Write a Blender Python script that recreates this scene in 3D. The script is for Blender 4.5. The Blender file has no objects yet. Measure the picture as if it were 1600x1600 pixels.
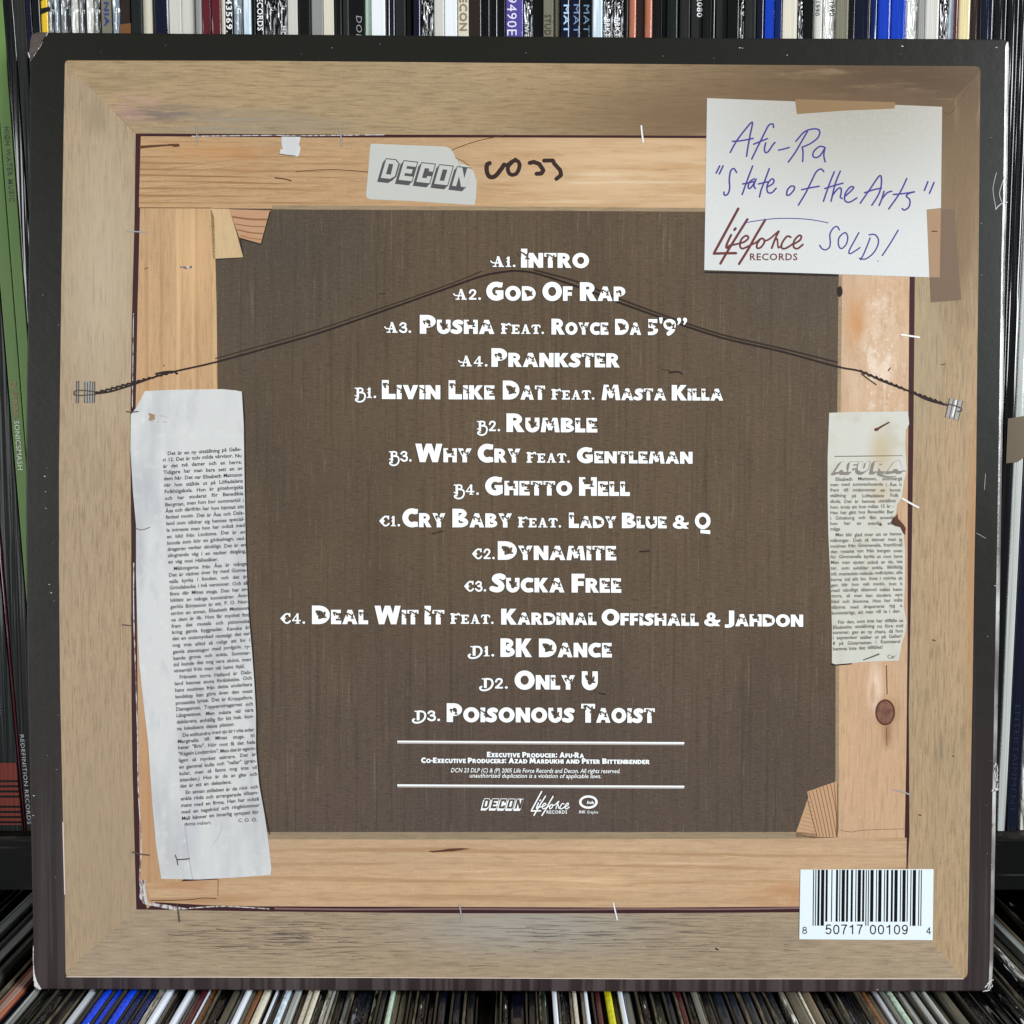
import bpy, math, random
from mathutils import Vector, Matrix
from mathutils.geometry import delaunay_2d_cdt
random.seed(7)
S = bpy.context.scene
COL = S.collection
# ---------------------------------------------------------------- camera, world, lamps, exposure
FPX = 1600.0
PITCH = math.radians(4.5)
CAM = Vector((0, -0.335 * math.cos(PITCH), 0.335 * math.sin(PITCH)))
cd = bpy.data.cameras.new('camera'); cd.sensor_width = 36; cd.lens = 36.0 * FPX / 1600; cd.clip_start = .01; cd.clip_end = 50
cam = bpy.data.objects.new('camera', cd); COL.objects.link(cam)
cam.location = CAM; cam.rotation_euler = (math.radians(90) - PITCH, 0, 0)
S.camera = cam
W = bpy.data.worlds.new('World'); S.world = W; W.use_nodes = True
W.node_tree.nodes['Background'].inputs[0].default_value = (.82, .92, 1, 1)
W.node_tree.nodes['Background'].inputs[1].default_value = .10
def lamp(name, loc, aim, w, h, power, col):
    d = bpy.data.lights.new(name, 'AREA'); d.shape = 'RECTANGLE'; d.size = w; d.size_y = h; d.energy = power; d.color = col
    o = bpy.data.objects.new(name, d); COL.objects.link(o); o.location = loc
    o.rotation_euler = (Vector(aim) - Vector(loc)).to_track_quat('-Z', 'Y').to_euler()
    return o
lamp('window_light', (1.05, -.66, .42), (0, 0, -.02), .42, .75, 22.0, (.95, .985, 1))
lamp('fill_light', (-1.30, -.95, .10), (0, 0, -.03), 1.2, .8, 21.0, (.98, .99, 1))  # soft fill added from the left to even the light, no source stands there
S.view_settings.view_transform = 'Standard'; S.view_settings.look = 'None'
S.view_settings.exposure = 0; S.view_settings.gamma = 1; S.view_settings.use_curve_mapping = False

# ---------------------------------------------------------------- helpers
FW = Vector((0, math.cos(PITCH), -math.sin(PITCH))); RT = Vector((1, 0, 0)); UP = RT.cross(FW)
def ray(x, y): return FW + RT * ((x - 800) / FPX) + UP * ((800 - y) / FPX)
# the album sleeve: its pose in the place (leaning back 3 degrees on the spines behind it)
ROT = Matrix(((.99996436, -.00611799, .00581777), (.00579201, .99849767, .05448727), (-.00614238, -.05445163, .99849752)))
SW, SH = .315, .31003811
BASE = Vector((.00211791, -.00332894, -.00174562)) + ROT @ Vector((0, 0, -SH / 2))
NRM = ROT @ Vector((0, 1, 0)); RTI = ROT.transposed()
def P(x, y):                                     # a spot on the photographed print -> sleeve's own (u, v) in metres
    d = ray(x, y); t = (BASE - CAM).dot(NRM) / d.dot(NRM)
    q = RTI @ (CAM + d * t - BASE)
    return q.x, q.z
def lin(r, g, b):
    f = lambda c: (c / 255 / 12.92) if c <= 10 else ((c / 255 + .055) / 1.055) ** 2.4
    return (f(r), f(g), f(b))
def link(o, parent=None):
    COL.objects.link(o)
    if parent: o.parent = parent
    return o
def mobj(name, verts, faces, mats, parent=None, idx=None, smooth=False):
    me = bpy.data.meshes.new(name); me.from_pydata(verts, [], faces)
    for m in (mats if isinstance(mats, (list, tuple)) else [mats]): me.materials.append(m)
    if idx: me.polygons.foreach_set('material_index', idx)
    if smooth: me.polygons.foreach_set('use_smooth', [True] * len(faces))
    me.update()
    return link(bpy.data.objects.new(name, me), parent)
def empty(name, loc): 
    o = bpy.data.objects.new(name, None); o.location = loc; o.empty_display_size = .02
    return link(o)
def tag(o, label=None, cat=None, group=None, kind=None):
    for k, v in (('label', label), ('category', cat), ('group', group), ('kind', kind)):
        if v: o[k] = v
    return o
def union(polys, eps=1e-5):
    vs, fs = [], []
    for p in polys:
        if sum(p[i - 1][0] * p[i][1] - p[i][0] * p[i - 1][1] for i in range(len(p))) < 0: p = p[::-1]
        fs.append(list(range(len(vs), len(vs) + len(p)))); vs += [Vector((a, b)) for a, b in p]
    if not vs: return [], []
    v, e, f, _, _, ids = delaunay_2d_cdt(vs, [], fs, 0, eps, True)
    return [(a.x, a.y) for a in v], [list(t) for t, q in zip(f, ids) if q]
LAYER = .00001
MERGE = {'mitre_line', 'pale_edge_line', 'wood_crack', 'nail_hole', 'wood_mark', 'light_grain', 'grain_line', 'wood_split', 'knot_heart', 'paper_crease', 'paper_tear', 'rust_spot', 'canvas_mark', 'letter_cutout', 'line_shade', 'canvas_edge',
         'wedge_shadow', 'paper_shadow', 'sticker_tear', 'fixing_stripe', 'fixing_glint', 'wood_stain', 'bevelled_edge', 'wedge_grain', 'scratch', 'wire_shadow'}
def absorb(o, verts, faces, m):                  # printed marks belong to the sheet they are printed on
    me = o.data; ov = [tuple(v.co) for v in me.vertices]; of = [list(p.vertices) for p in me.polygons]; oi = [p.material_index for p in me.polygons]
    names = [x.name for x in me.materials]
    if m.name not in names: me.materials.append(m); names.append(m.name)
    mats = list(me.materials); me.clear_geometry()
    n = len(ov)
    me.from_pydata(ov + list(verts), [], of + [[i + n for i in f] for f in faces])
    me.polygons.foreach_set('material_index', oi + [names.index(m.name)] * len(faces)); me.update()
    return o
def printed(name, mat, polys, level, parent, do_union=True):   # polygons in print pixels -> a printed sheet on the sleeve
    if do_union: v, f = union(polys)
    else:
        v, f = [], []
        for vv, ff in polys:
            o = len(v); v += vv; f += [[i + o for i in t] for t in ff]
    w = -level * LAYER
    vv = []
    for a, b in v:
        q = P(a, b); vv.append((q[0], w, q[1]))
    ff = []
    for t in f:                                   # all facing the viewer
        a, b, c = vv[t[0]], vv[t[1]], vv[t[2]]
        s = (b[0] - a[0]) * (c[2] - a[2]) - (b[2] - a[2]) * (c[0] - a[0])
        ff.append(t if s > 0 else t[::-1])
    if name in MERGE and parent.type == 'MESH': return absorb(parent, vv, ff, mat)
    return mobj(name, vv, ff, mat, parent)
def cat(pts, n=5, closed=False):
    if len(pts) < 3: return list(pts)
    out = []; m = len(pts)
    for i in range(m - 1 if not closed else m):
        g = (lambda k: pts[k % m]) if closed else (lambda k: pts[min(max(k, 0), m - 1)])
        a, b, c, d = g(i - 1), g(i), g(i + 1), g(i + 2)
        for k in range(n):
            t = k / n
            out.append(tuple(.5 * (2 * b[j] + (c[j] - a[j]) * t + (2 * a[j] - 5 * b[j] + 4 * c[j] - d[j]) * t * t + (3 * b[j] - a[j] - 3 * c[j] + d[j]) * t ** 3) for j in (0, 1)))
    if not closed: out.append(tuple(pts[-1]))
    return out
def stroke(pts, w, smooth=True, w1=None, ends=True):
    p = cat(pts, 4) if smooth else list(pts)
    out = []; n = len(p)
    for i in range(n):
        wi = w if w1 is None else w + (w1 - w) * i / max(1, n - 1)
        r = wi / 2
        if ends or 0 < i < n - 1:
            out.append([(p[i][0] + r * math.cos(k * math.pi / 4), p[i][1] + r * math.sin(k * math.pi / 4)) for k in range(8)])
        if i < n - 1:
            dx, dy = p[i + 1][0] - p[i][0], p[i + 1][1] - p[i][1]; l = math.hypot(dx, dy)
            if l < 1e-9: continue
            nx, ny = -dy / l * r, dx / l * r
            out.append([(p[i][0] + nx, p[i][1] + ny), (p[i + 1][0] + nx, p[i + 1][1] + ny), (p[i + 1][0] - nx, p[i + 1][1] - ny), (p[i][0] - nx, p[i][1] - ny)])
    return out
def arc(cx, cy, rx, ry, tx, ty, a0=0, a1=360, n=18):
    A = [math.radians(a0 + (a1 - a0) * k / n) for k in range(n + 1)]
    if a1 - a0 >= 360: return arc(cx, cy, rx, ry, tx, ty, 0, 180, n) + arc(cx, cy, rx, ry, tx, ty, 180, 359.999, n)
    return [[(cx + rx * math.cos(a), cy + ry * math.sin(a)) for a in A] + [(cx + (rx - tx) * math.cos(a), cy + (ry - ty) * math.sin(a)) for a in reversed(A)]]
def rect(x0, y0, x1, y1): return [(x0, y0), (x1, y0), (x1, y1), (x0, y1)]
def xf(polys, f): return [[f(*p) for p in q] for q in polys]
def zoom(x0, y0, k): return lambda x, y: (x0 + x / k, y0 + y / k)

# ---- the built-in font, one mesh per character
_cache = {}
def _curve(body, off):
    c = bpy.data.curves.new('t', 'FONT'); c.body = body; c.offset = off; c.resolution_u = 2
    o = bpy.data.objects.new('t', c); COL.objects.link(o); bpy.context.view_layer.update()
    m = bpy.data.meshes.new_from_object(o)
    v = [(p.co.x, p.co.y) for p in m.vertices]; f = [list(p.vertices) for p in m.polygons]
    bpy.data.objects.remove(o); bpy.data.curves.remove(c); bpy.data.meshes.remove(m)
    return v, f
_hw = None
def glyph(ch, off=0.0):
    global _hw
    k = (ch, off)
    if k not in _cache:
        wid = lambda s: (lambda v: max(a for a, _ in v) - min(a for a, _ in v))(_curve(s, 0)[0])
        if _hw is None: _hw = wid('HH'), wid('H')
        adv = wid('H' + ch + 'H') - _hw[0]
        v, f = ([], []) if ch == ' ' else _curve(ch, off)
        _cache[k] = (v, f, adv)
    return _cache[k]
def text(body, off=0.0, track=0.0):               # -> verts, faces, width (cap height about 0.69)
    V, F, x = [], [], 0.0
    for ch in body:
        v, f, a = glyph(ch, off); o = len(V)
        V += [(p[0] + x, p[1]) for p in v]; F += [[i + o for i in t] for t in f]
        x += a + track
    return V, F, x - track
CAPH = .69
def text_px(body, x0, x1, y0, y1, cap, off=0.0, shear=0.0, track=0.0):   # a line set between two print points
    V, F, w = text(body, off, track)
    k = cap / CAPH
    def f(a, b):
        t = a / w
        return (x0 + (x1 - x0) * t + shear * b * k, y0 + (y1 - y0) * t - b * k)
    return [f(a, b) for a, b in V], F

# ---------------------------------------------------------------- materials
def mk(name, base, rough=.5, spec=.4, layers=(), coat=0, coat_rough=.1, bump=None, metal=0):
    m = bpy.data.materials.new(name); m.use_nodes = True; nt = m.node_tree; N = nt.nodes; L = nt.links
    b = N['Principled BSDF']; b.inputs['Roughness'].default_value = rough; b.inputs['Specular IOR Level'].default_value = spec
    b.inputs['Metallic'].default_value = metal
    b.inputs['Coat Weight'].default_value = coat; b.inputs['Coat Roughness'].default_value = coat_rough
    tc = N.new('ShaderNodeTexCoord'); cur = None
    def noise(sc, loc, det, dist=0):
        mp = N.new('ShaderNodeMapping'); mp.inputs['Scale'].default_value = sc; mp.inputs['Location'].default_value = loc
        L.new(tc.outputs['Object'], mp.inputs['Vector'])
        n = N.new('ShaderNodeTexNoise'); n.inputs['Scale'].default_value = 1; n.inputs['Detail'].default_value = det; n.inputs['Roughness'].default_value = .6
        n.inputs['Distortion'].default_value = dist
        L.new(mp.outputs[0], n.inputs['Vector'])
        return n.outputs[0]
    def rng(sock, lo, hi, s):
        r = N.new('ShaderNodeMapRange'); r.interpolation_type = 'SMOOTHSTEP'
        for i, v in ((1, lo), (2, hi), (3, 0), (4, s)): r.inputs[i].default_value = v
        L.new(sock, r.inputs[0]); return r.outputs[0]
    def blob(c, rad, s):
        mp = N.new('ShaderNodeMapping'); mp.vector_type = 'POINT'
        sc = [1 / r if r else 0 for r in rad]
        mp.inputs['Scale'].default_value = sc; mp.inputs['Location'].default_value = [-a * k for a, k in zip(c, sc)]
        L.new(tc.outputs['Object'], mp.inputs['Vector'])
        ln = N.new('ShaderNodeVectorMath'); ln.operation = 'LENGTH'; L.new(mp.outputs[0], ln.inputs[0])
        r = N.new('ShaderNodeMapRange'); r.interpolation_type = 'SMOOTHSTEP'
        for i, v in ((1, 0.0), (2, 1.0), (3, s), (4, 0)): r.inputs[i].default_value = v
        L.new(ln.outputs['Value'], r.inputs[0]); return r.outputs[0]
    def mix(fac, col):
        nonlocal cur
        x = N.new('ShaderNodeMix'); x.data_type = 'RGBA'
        L.new(fac, x.inputs[0])
        if cur is None: x.inputs[6].default_value = (*base, 1)
        else: L.new(cur, x.inputs[6])
        x.inputs[7].default_value = (*col, 1); cur = x.outputs[2]
    for ly in layers:
        if ly[0] == 'w':                           # ('w', scale, loc, distortion, axis, lo, hi, colour, strength[, mask blob])
            mp = N.new('ShaderNodeMapping'); mp.inputs['Scale'].default_value = ly[1]; mp.inputs['Location'].default_value = ly[2]
            L.new(tc.outputs['Object'], mp.inputs['Vector'])
            wv = N.new('ShaderNodeTexWave'); wv.wave_type = 'BANDS'; wv.bands_direction = ly[4]
            for k_, v_ in (('Scale', 1), ('Distortion', ly[3]), ('Detail', 3), ('Detail Scale', 1), ('Detail Roughness', .55)): wv.inputs[k_].default_value = v_
            L.new(mp.outputs[0], wv.inputs['Vector'])
            fac = rng(wv.outputs['Fac'], ly[5], ly[6], ly[8])
            br_ = rng(noise((ly[1][0] * 4, 1, ly[1][2] * 4) if ly[4] == 'Z' else (ly[1][0] * 4, 1, ly[1][2] * 4), (3, 1, 4), 3), .35, .6, 1)
            m1 = N.new('ShaderNodeMath'); m1.operation = 'MULTIPLY'; L.new(fac, m1.inputs[0]); L.new(br_, m1.inputs[1]); fac = m1.outputs[0]
            if len(ly) > 9:
                mu = N.new('ShaderNodeMath'); mu.operation = 'MULTIPLY'; L.new(fac, mu.inputs[0]); L.new(blob(ly[9][0], ly[9][1], 1), mu.inputs[1]); fac = mu.outputs[0]
            mix(fac, ly[7])
        elif ly[0] == 'n':                           # ('n', scale, loc, detail, lo, hi, colour, strength[, mask blob])
            fac = rng(noise(ly[1], ly[2], ly[3]), ly[4], ly[5], ly[7])
            if len(ly) > 8:
                mu = N.new('ShaderNodeMath'); mu.operation = 'MULTIPLY'; L.new(fac, mu.inputs[0]); L.new(blob(ly[8][0], ly[8][1], 1), mu.inputs[1]); fac = mu.outputs[0]
            mix(fac, ly[6])
        else:                                      # ('b', centre, radii, colour, strength)
            mix(blob(ly[1], ly[2], ly[4]), ly[3])
    if cur is None: b.inputs['Base Color'].default_value = (*base, 1)
    else: L.new(cur, b.inputs['Base Color'])
    if bump:
        bp = N.new('ShaderNodeBump'); bp.inputs['Strength'].default_value = bump[0]; bp.inputs['Distance'].default_value = bump[1]
        L.new(noise(bump[2], (0, 0, 0), bump[3], bump[4] if len(bump) > 4 else 0), bp.inputs['Height'])
        L.new(bp.outputs[0], b.inputs['Normal'])
        if coat: L.new(bp.outputs[0], b.inputs['Coat Normal'])
    return m
def at(x, y): u, v = P(x, y); return (u, 0, v)
PX = .000207                                       # metres per print pixel
def rad(x, y): return (x * PX, 0, y * PX)

PR, PS = .45, .16                                   # finish of the printed board
BUMPS = (.12, .0004, (900, 900, 900), 3)
def wood(name, base, horiz, extra=(), k=1.0):
    a = (lambda s, t: (s, 1, t)) if horiz else (lambda s, t: (t, 1, s))
    dk = tuple(c * .70 for c in base); lt = tuple(min(.9, c * 1.22) for c in base)
    gr = (base[0] * .86, base[1] * .92, base[2] * .98)
    ls = [('n', a(9, 34), (3, 0, 1), 2, .40, .68, gr, .8),
          ('n', a(22, 420), (1, 0, 5), 4, .46, .72, dk, .55 * k),
          ('n', a(110, 1700), (7, 0, 2), 3, .46, .70, lt, .60 * k),
          ('n', a(120, 1500), (2, 0, 9), 3, .47, .68, tuple(c * .58 for c in base), .72 * k),
          ('n', a(16, 70), (8, 0, 4), 4, .54, .74, tuple(c * .66 for c in base), .50 * k),
          ('n', a(100, 1900), (4, 0, 6), 3, .60, .70, tuple(c * .52 for c in base), .36 * k),
          ('n', (2100, 1, 2100), (0, 0, 0), 2, .42, .75, tuple(c * .68 for c in base), .42),
          ('n', (700, 1, 700), (0, 0, 7), 3, .52, .78, tuple(min(.9, c * 1.25) for c in base), .30)]
    ex = []
    for i, e in enumerate(extra):                 # tone of the photographed wood: mottled along the grain
        ex.append(('n', a(34, 260), (i * 1.7, 0, 3 + i), 4, .10, .48, e[3], e[4], (e[1], [r * 1.12 for r in e[2]])) if e[0] == 'b' else e)
    return mk(name, base, PR, PS, ls + ex, bump=BUMPS)
fr = lin(182, 161, 130)
weather = lambda c, r, s=.85: ('n', (60, 1, 2100), (4, 0, 3), 3, .50, .64, lin(92, 84, 78), s, (c, r))
weatherv = lambda c, r, s=.6: ('n', (1500, 1, 55), (4, 0, 3), 4, .54, .68, lin(110, 100, 84), s, (c, r))
M = {}
M['frame_top'] = wood('frame top print', lin(172, 147, 112), True, [
    ('b', at(1420, 130), rad(620, 170), lin(88, 69, 52), 1.0), ('b', at(1150, 190), rad(480, 90), lin(116, 93, 70), .9),
    ('n', (60, 1, 300), (0, 0, 6), 4, .36, .58, lin(196, 152, 142), .8, (at(212, 166), rad(60, 34))), ('n', (50, 1, 420), (2, 0, 6), 4, .38, .56, lin(112, 98, 94), .9, (at(262, 178), rad(120, 22))),
    ('n', (40, 1, 500), (5, 0, 6), 4, .36, .62, lin(150, 138, 122), .9, (at(380, 192), rad(260, 34))), ('n', (30, 1, 160), (1, 0, 2), 3, .5, .7, lin(108, 88, 68), .8, (at(1330, 150), rad(300, 80)))])
M['frame_left'] = wood('frame left print', lin(175, 151, 121), False, [
    ('b', at(160, 430), rad(90, 330), lin(192, 176, 150), .7), weatherv(at(150, 520), rad(120, 500), .35), ('b', at(150, 180), rad(26, 40), lin(150, 132, 106), .7),
    ('b', at(160, 1330), rad(120, 300), lin(164, 144, 118), .6)])
M['frame_right'] = wood('frame right print', lin(175, 149, 117), False, [
    ('b', at(1490, 120), rad(220, 330), lin(94, 74, 55), 1.0), ('b', at(1500, 330), rad(60, 280), lin(120, 98, 73), .8), weatherv(at(1450, 560), rad(90, 260), .8), weatherv(at(1470, 1120), rad(60, 170), .8),
    ('b', at(1440, 560), rad(50, 180), lin(160, 146, 120), .6), ('b', at(1518, 900), rad(12, 420), lin(176, 128, 86), .6)])
M['frame_bottom'] = wood('frame bottom print', lin(167, 147, 122), True, [
    ('b', at(820, 1450), rad(260, 60), lin(164, 158, 150), .8), weather(at(450, 1466), rad(330, 62), 1.0), weather(at(950, 1458), rad(460, 62), .9),
    weather(at(1150, 1500), rad(260, 30), .5)])
M['bar_top'] = wood('top stretcher print', lin(192, 155, 115), True, [
    ('w', (7, 1, 150), (2, 0, 7), 5.0, 'Z', .70, .98, lin(140, 96, 58), .85, (at(330, 282), rad(420, 110))), ('n', (40, 1, 200), (2, 0, 7), 3, .5, .7, lin(166, 118, 76), .6, (at(300, 240), rad(320, 70))),
    ('n', (26, 1, 260), (5, 0, 1), 4, .34, .60, lin(208, 178, 142), .95, (at(1010, 270), rad(420, 140))), ('n', (18, 1, 700), (5, 0, 1), 3, .5, .7, lin(232, 210, 178), .7, (at(960, 300), rad(260, 60))),
    ('b', at(330, 237), rad(120, 22), lin(188, 138, 90), .55)], .65)
M['bar_left'] = wood('left stretcher print', lin(197, 159, 119), False, [
    ('w', (60, 1, 3), (2, 0, 7), 4.0, 'X', .75, .98, lin(168, 124, 84), .5), ('n', (330, 1, 5), (2, 0, 7), 2, .50, .66, lin(222, 186, 142), .7, (at(285, 480), rad(90, 340))), ('b', at(300, 400), rad(40, 130), lin(226, 184, 134), .5),
    ('b', at(230, 1250), rad(60, 260), lin(184, 138, 102), .6)], .6)
M['bar_right'] = wood('right stretcher print', lin(200, 164, 130), False, [
    ('n', (160, 1, 60), (5, 0, 1), 4, .32, .58, lin(208, 178, 150), .95, (at(1365, 540), rad(90, 210))), ('n', (200, 1, 110), (2, 0, 7), 5, .46, .62, lin(228, 210, 190), .75, (at(1376, 560), rad(64, 200))), ('n', (900, 1, 700), (2, 0, 7), 3, .56, .68, lin(240, 230, 218), .6, (at(1376, 560), rad(60, 200))),
    ('b', at(1338, 500), rad(26, 60), lin(192, 138, 88), .8), ('n', (300, 1, 60), (2, 0, 9), 3, .40, .60, lin(240, 222, 204), .95, (at(1367, 1078), rad(18, 62))), ('b', at(1386, 1148), rad(12, 30), lin(140, 98, 66), .7), ('b', at(1384, 1113), rad(30, 34), lin(150, 108, 74), .7), ('b', at(1365, 1068), rad(50, 60), lin(206, 166, 132), .4)], .6)
M['bar_bottom'] = wood('bottom stretcher print', lin(200, 165, 129), True, [
    ('w', (4, 1, 62), (5, 0, 2), 6.0, 'Z', .72, .98, lin(158, 120, 82), .55),
    ('n', (14, 1, 420), (6, 0, 3), 3, .52, .66, lin(234, 204, 160), .85, (at(900, 1350), rad(330, 60))), ('n', (30, 1, 200), (5, 0, 1), 4, .36, .60, lin(176, 130, 92), .8, (at(300, 1390), rad(160, 50))),
    ('n', (60, 1, 200), (5, 0, 3), 4, .36, .60, lin(178, 128, 90), .8, (at(1225, 1400), rad(90, 36)))], .6)
M['bevel'] = wood('stretcher bevel print', lin(158, 136, 108), True, (), .7)
M['bevelv'] = wood('stretcher bevel upright print', lin(206, 170, 124), False, (), .7)
M['canvas'] = mk('canvas print', lin(98, 82, 65), PR, PS, [('n', (14, 1, 9), (1, 0, 2), 4, .42, .68, lin(82, 69, 57), .8),
    ('b', at(820, 1330), rad(900, 520), lin(90, 77, 72), .85), ('b', at(420, 380), rad(330, 300), lin(80, 71, 62), .75), ('b', at(1250, 420), rad(260, 240), lin(84, 73, 63), .7),
    ('b', at(820, 700), rad(420, 330), lin(104, 87, 67), .5),
    ('n', (620, 1, 16), (1, 0, 2), 3, .46, .76, lin(72, 61, 51), .65), ('n', (900, 1, 34), (5, 0, 8), 3, .56, .80, lin(134, 119, 100), .48),
    ('n', (1700, 1, 90), (9, 0, 3), 2, .60, .78, lin(146, 132, 114), .35), ('n', (300, 1, 2600), (2, 0, 2), 2, .48, .72, lin(68, 58, 50), .6), ('n', (2600, 1, 1400), (2, 0, 6), 1, .55, .8, lin(146, 132, 116), .35)], bump=BUMPS)
M['gap'] = mk('dark gap print', lin(62, 36, 38), PR, PS)
M['edge_white'] = mk('pale canvas edge print', lin(205, 200, 198), PR, PS, [('n', (900, 1, 300), (0, 0, 0), 3, .45, .62, lin(110, 84, 82), .95)])
M['wedge_pale'] = wood('pale wedge print', lin(210, 178, 136), False, (), .4)
M['wedge_pink'] = mk('striped wedge print', lin(188, 147, 114), PR, PS, [('n', (200, 1, 900), (1, .0, 2), 2, .5, .7, lin(190, 136, 98), .6)])
M['wedge_fine'] = mk('fine grained wedge print', lin(190, 153, 120), PR, PS, [('n', (1200, 1, 300), (1, .0, 2), 2, .5, .7, lin(196, 146, 104), .6)])
M['paper'] = mk('clipping paper print', lin(209, 209, 207), PR, PS, [('n', (60, 1, 14), (0, 0, 4), 3, .45, .7, lin(178, 178, 182), .85), ('n', (300, 1, 300), (0, 0, 4), 4, .5, .8, lin(222, 224, 222), .6), ('n', (140, 1, 60), (3, 0, 4), 4, .54, .66, lin(188, 188, 190), .4),
    ('b', at(305, 1270), rad(16, 110), lin(196, 196, 200), .8)])
M['paper_old'] = mk('yellowed clipping print', lin(201, 199, 189), PR, PS, [('b', at(1378, 705), rad(32, 60), lin(188, 168, 130), .8), ('b', at(1376, 770), rad(30, 26), lin(186, 160, 116), .5),
    ('n', (120, 1, 120), (0, 0, 4), 4, .48, .75, lin(186, 178, 160), .75)])
M['note'] = mk('note paper print', lin(209, 210, 208), PR, PS, [('b', at(1340, 130), rad(420, 290), lin(168, 162, 150), 1.0), ('n', (900, 1, 900), (0, 0, 4), 3, .45, .8, lin(192, 194, 192), .4)])
M['tape'] = mk('masking tape print', lin(118, 96, 79), PR, PS, [('n', (30, 1, 160), (0, 0, 4), 3, .45, .75, lin(120, 97, 78), .6)])
M['tape_pale'] = mk('masking tape over paper print', lin(162, 132, 104), PR, PS, [('n', (160, 1, 40), (0, 0, 4), 3, .45, .75, lin(156, 126, 98), .6)])  # paler tape tone, from the paper beneath it
M['tape_top'] = mk('upper tape print', lin(142, 115, 83), PR, PS, [('n', (40, 1, 300), (0, 0, 4), 3, .45, .75, lin(138, 112, 80), .6)])
M['sticker'] = mk('sticker print', lin(192, 192, 185), PR, PS, [('n', (90, 1, 90), (0, 0, 4), 4, .45, .75, lin(190, 190, 182), .7)])
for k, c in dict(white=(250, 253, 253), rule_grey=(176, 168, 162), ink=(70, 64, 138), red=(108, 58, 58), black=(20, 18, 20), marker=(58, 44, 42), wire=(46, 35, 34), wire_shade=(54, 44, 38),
                 brown=(92, 58, 46), crack=(92, 62, 40), steel=(160, 156, 152), steel_dark=(84, 74, 68), steel_bright=(232, 230, 228), typeink=(36, 35, 40), typeink2=(80, 77, 72),
                 logo_grey=(84, 82, 84), heading=(132, 126, 120), pinkline=(226, 204, 192), barwhite=(226, 237, 242), grain=(150, 116, 80), shade=(44, 38, 34), crease=(170, 172, 178), knotty=(142, 100, 72), mauve=(128, 100, 98), wire_lit=(118, 100, 92)).items():
    M[k] = mk(k + ' print', lin(*c), PR, PS)
zb = SH
M['board'] = mk('sleeve dark board', lin(31, 30, 26), .42, .22, [
    ('b', at(60, 120), rad(500, 700), lin(25, 24, 19), .8),
    ('b', at(1575, 420), rad(160, 520), lin(46, 48, 46), .8),
    ('b', at(800, 1850), rad(2200, 1080), lin(82, 71, 71), 1.0),
    ('n', (170, 1, 6), (3, 0, 1), 2, .44, .54, lin(34, 23, 26), .95, (at(800, 1850), rad(2200, 1080))),
    ('n', (420, 1, 12), (3, 0, 8), 2, .54, .66, lin(88, 80, 80), .6, (at(800, 1850), rad(2200, 1080))),
    ('n', (1400, 1, 1400), (0, 0, 0), 2, .6, .8, lin(60, 58, 54), .35)], bump=(.22, .0006, (160, 160, 160), 4))
M['spine'] = mk('sleeve spine', lin(104, 98, 97), .26, .6, [
    ('n', (40, 40, 22), (0, 0, 4), 3, .40, .60, lin(214, 212, 210), .85), ('n', (300, 300, 260), (0, 0, 2), 3, .60, .68, lin(70, 66, 66), .6)], bump=(.5, .0005, (300, 300, 180), 3))
M['worn'] = mk('worn bare cardboard', lin(216, 214, 212), .6, .3, [('n', (700, 1, 700), (0, 0, 2), 4, .5, .6, lin(96, 92, 94), .95)])
M['dent'] = mk('creased board corner', lin(86, 76, 70), .32, .5, [('n', (300, 1, 300), (0, 0, 2), 4, .5, .7, lin(98, 90, 84), .7)], bump=(.4, .0008, (250, 250, 250), 4))
M['scratch'] = mk('scratch through the varnish', lin(190, 192, 194), .5, .4)

# ---------------------------------------------------------------- the shelf
SY = .0125                                          # plane of the spines in the upper row
SZ = -.1125                                         # top of the upper board
LZ = -.1571                                         # tops of the lower row
def box(x0, x1, y0, y1, z0, z1, v, f):
    o = len(v); v += [(x, y, z) for x in (x0, x1) for y in (y0, y1) for z in (z0, z1)]
    f += [[i + o for i in q] for q in ((0, 1, 3, 2), (4, 6, 7, 5), (0, 4, 5, 1), (2, 3, 7, 6), (0, 2, 6, 4), (1, 5, 7, 3))]
M['shelf'] = mk('black shelf lacquer', lin(13, 13, 13), .3, .35, [('n', (24, 900, 900), (0, 0, 3), 2, .66, .72, lin(70, 70, 68), .6)])
M['shelf_edge'] = mk('bare shelf edge', lin(44, 41, 34), .6, .2, [('n', (60, 60, 300), (0, 0, 3), 3, .38, .5, lin(14, 13, 11), .95)])
shelf = empty('record_shelf', (0, .16, LZ - .34)); OZ = LZ - .34; OY = .16
tag(shelf, 'black lacquered record shelf behind and below the leaning album sleeve', 'shelf')
def shelf_part(name, m, *b):
    v, f = [], []; box(b[0], b[1], b[2] - OY, b[3] - OY, b[4] - OZ, b[5] - OZ, v, f); return mobj(name, v, f, m, shelf)
shelf_part('shelf_board', M['shelf'], -.42, .42, SY - .003, .36, SZ - .0195, SZ - .0022)
shelf_part('edge_strip', M['shelf_edge'], -.42, .42, SY - .0035, SY + .02, SZ - .0021, SZ - .0003)
shelf_part('shelf_board', M['shelf'], -.42, .42, -.07, .36, OZ, OZ + .02)
shelf_part('back_panel', M['shelf'], -.42, .42, .3605, .37, OZ + .0205, .24)
shelf_part('side_panel', M['shelf'], -.44, -.4205, SY - .003, .37, OZ, .24)
shelf_part('side_panel', M['shelf'], .4205, .44, SY - .003, .37, OZ, .24)

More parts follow.
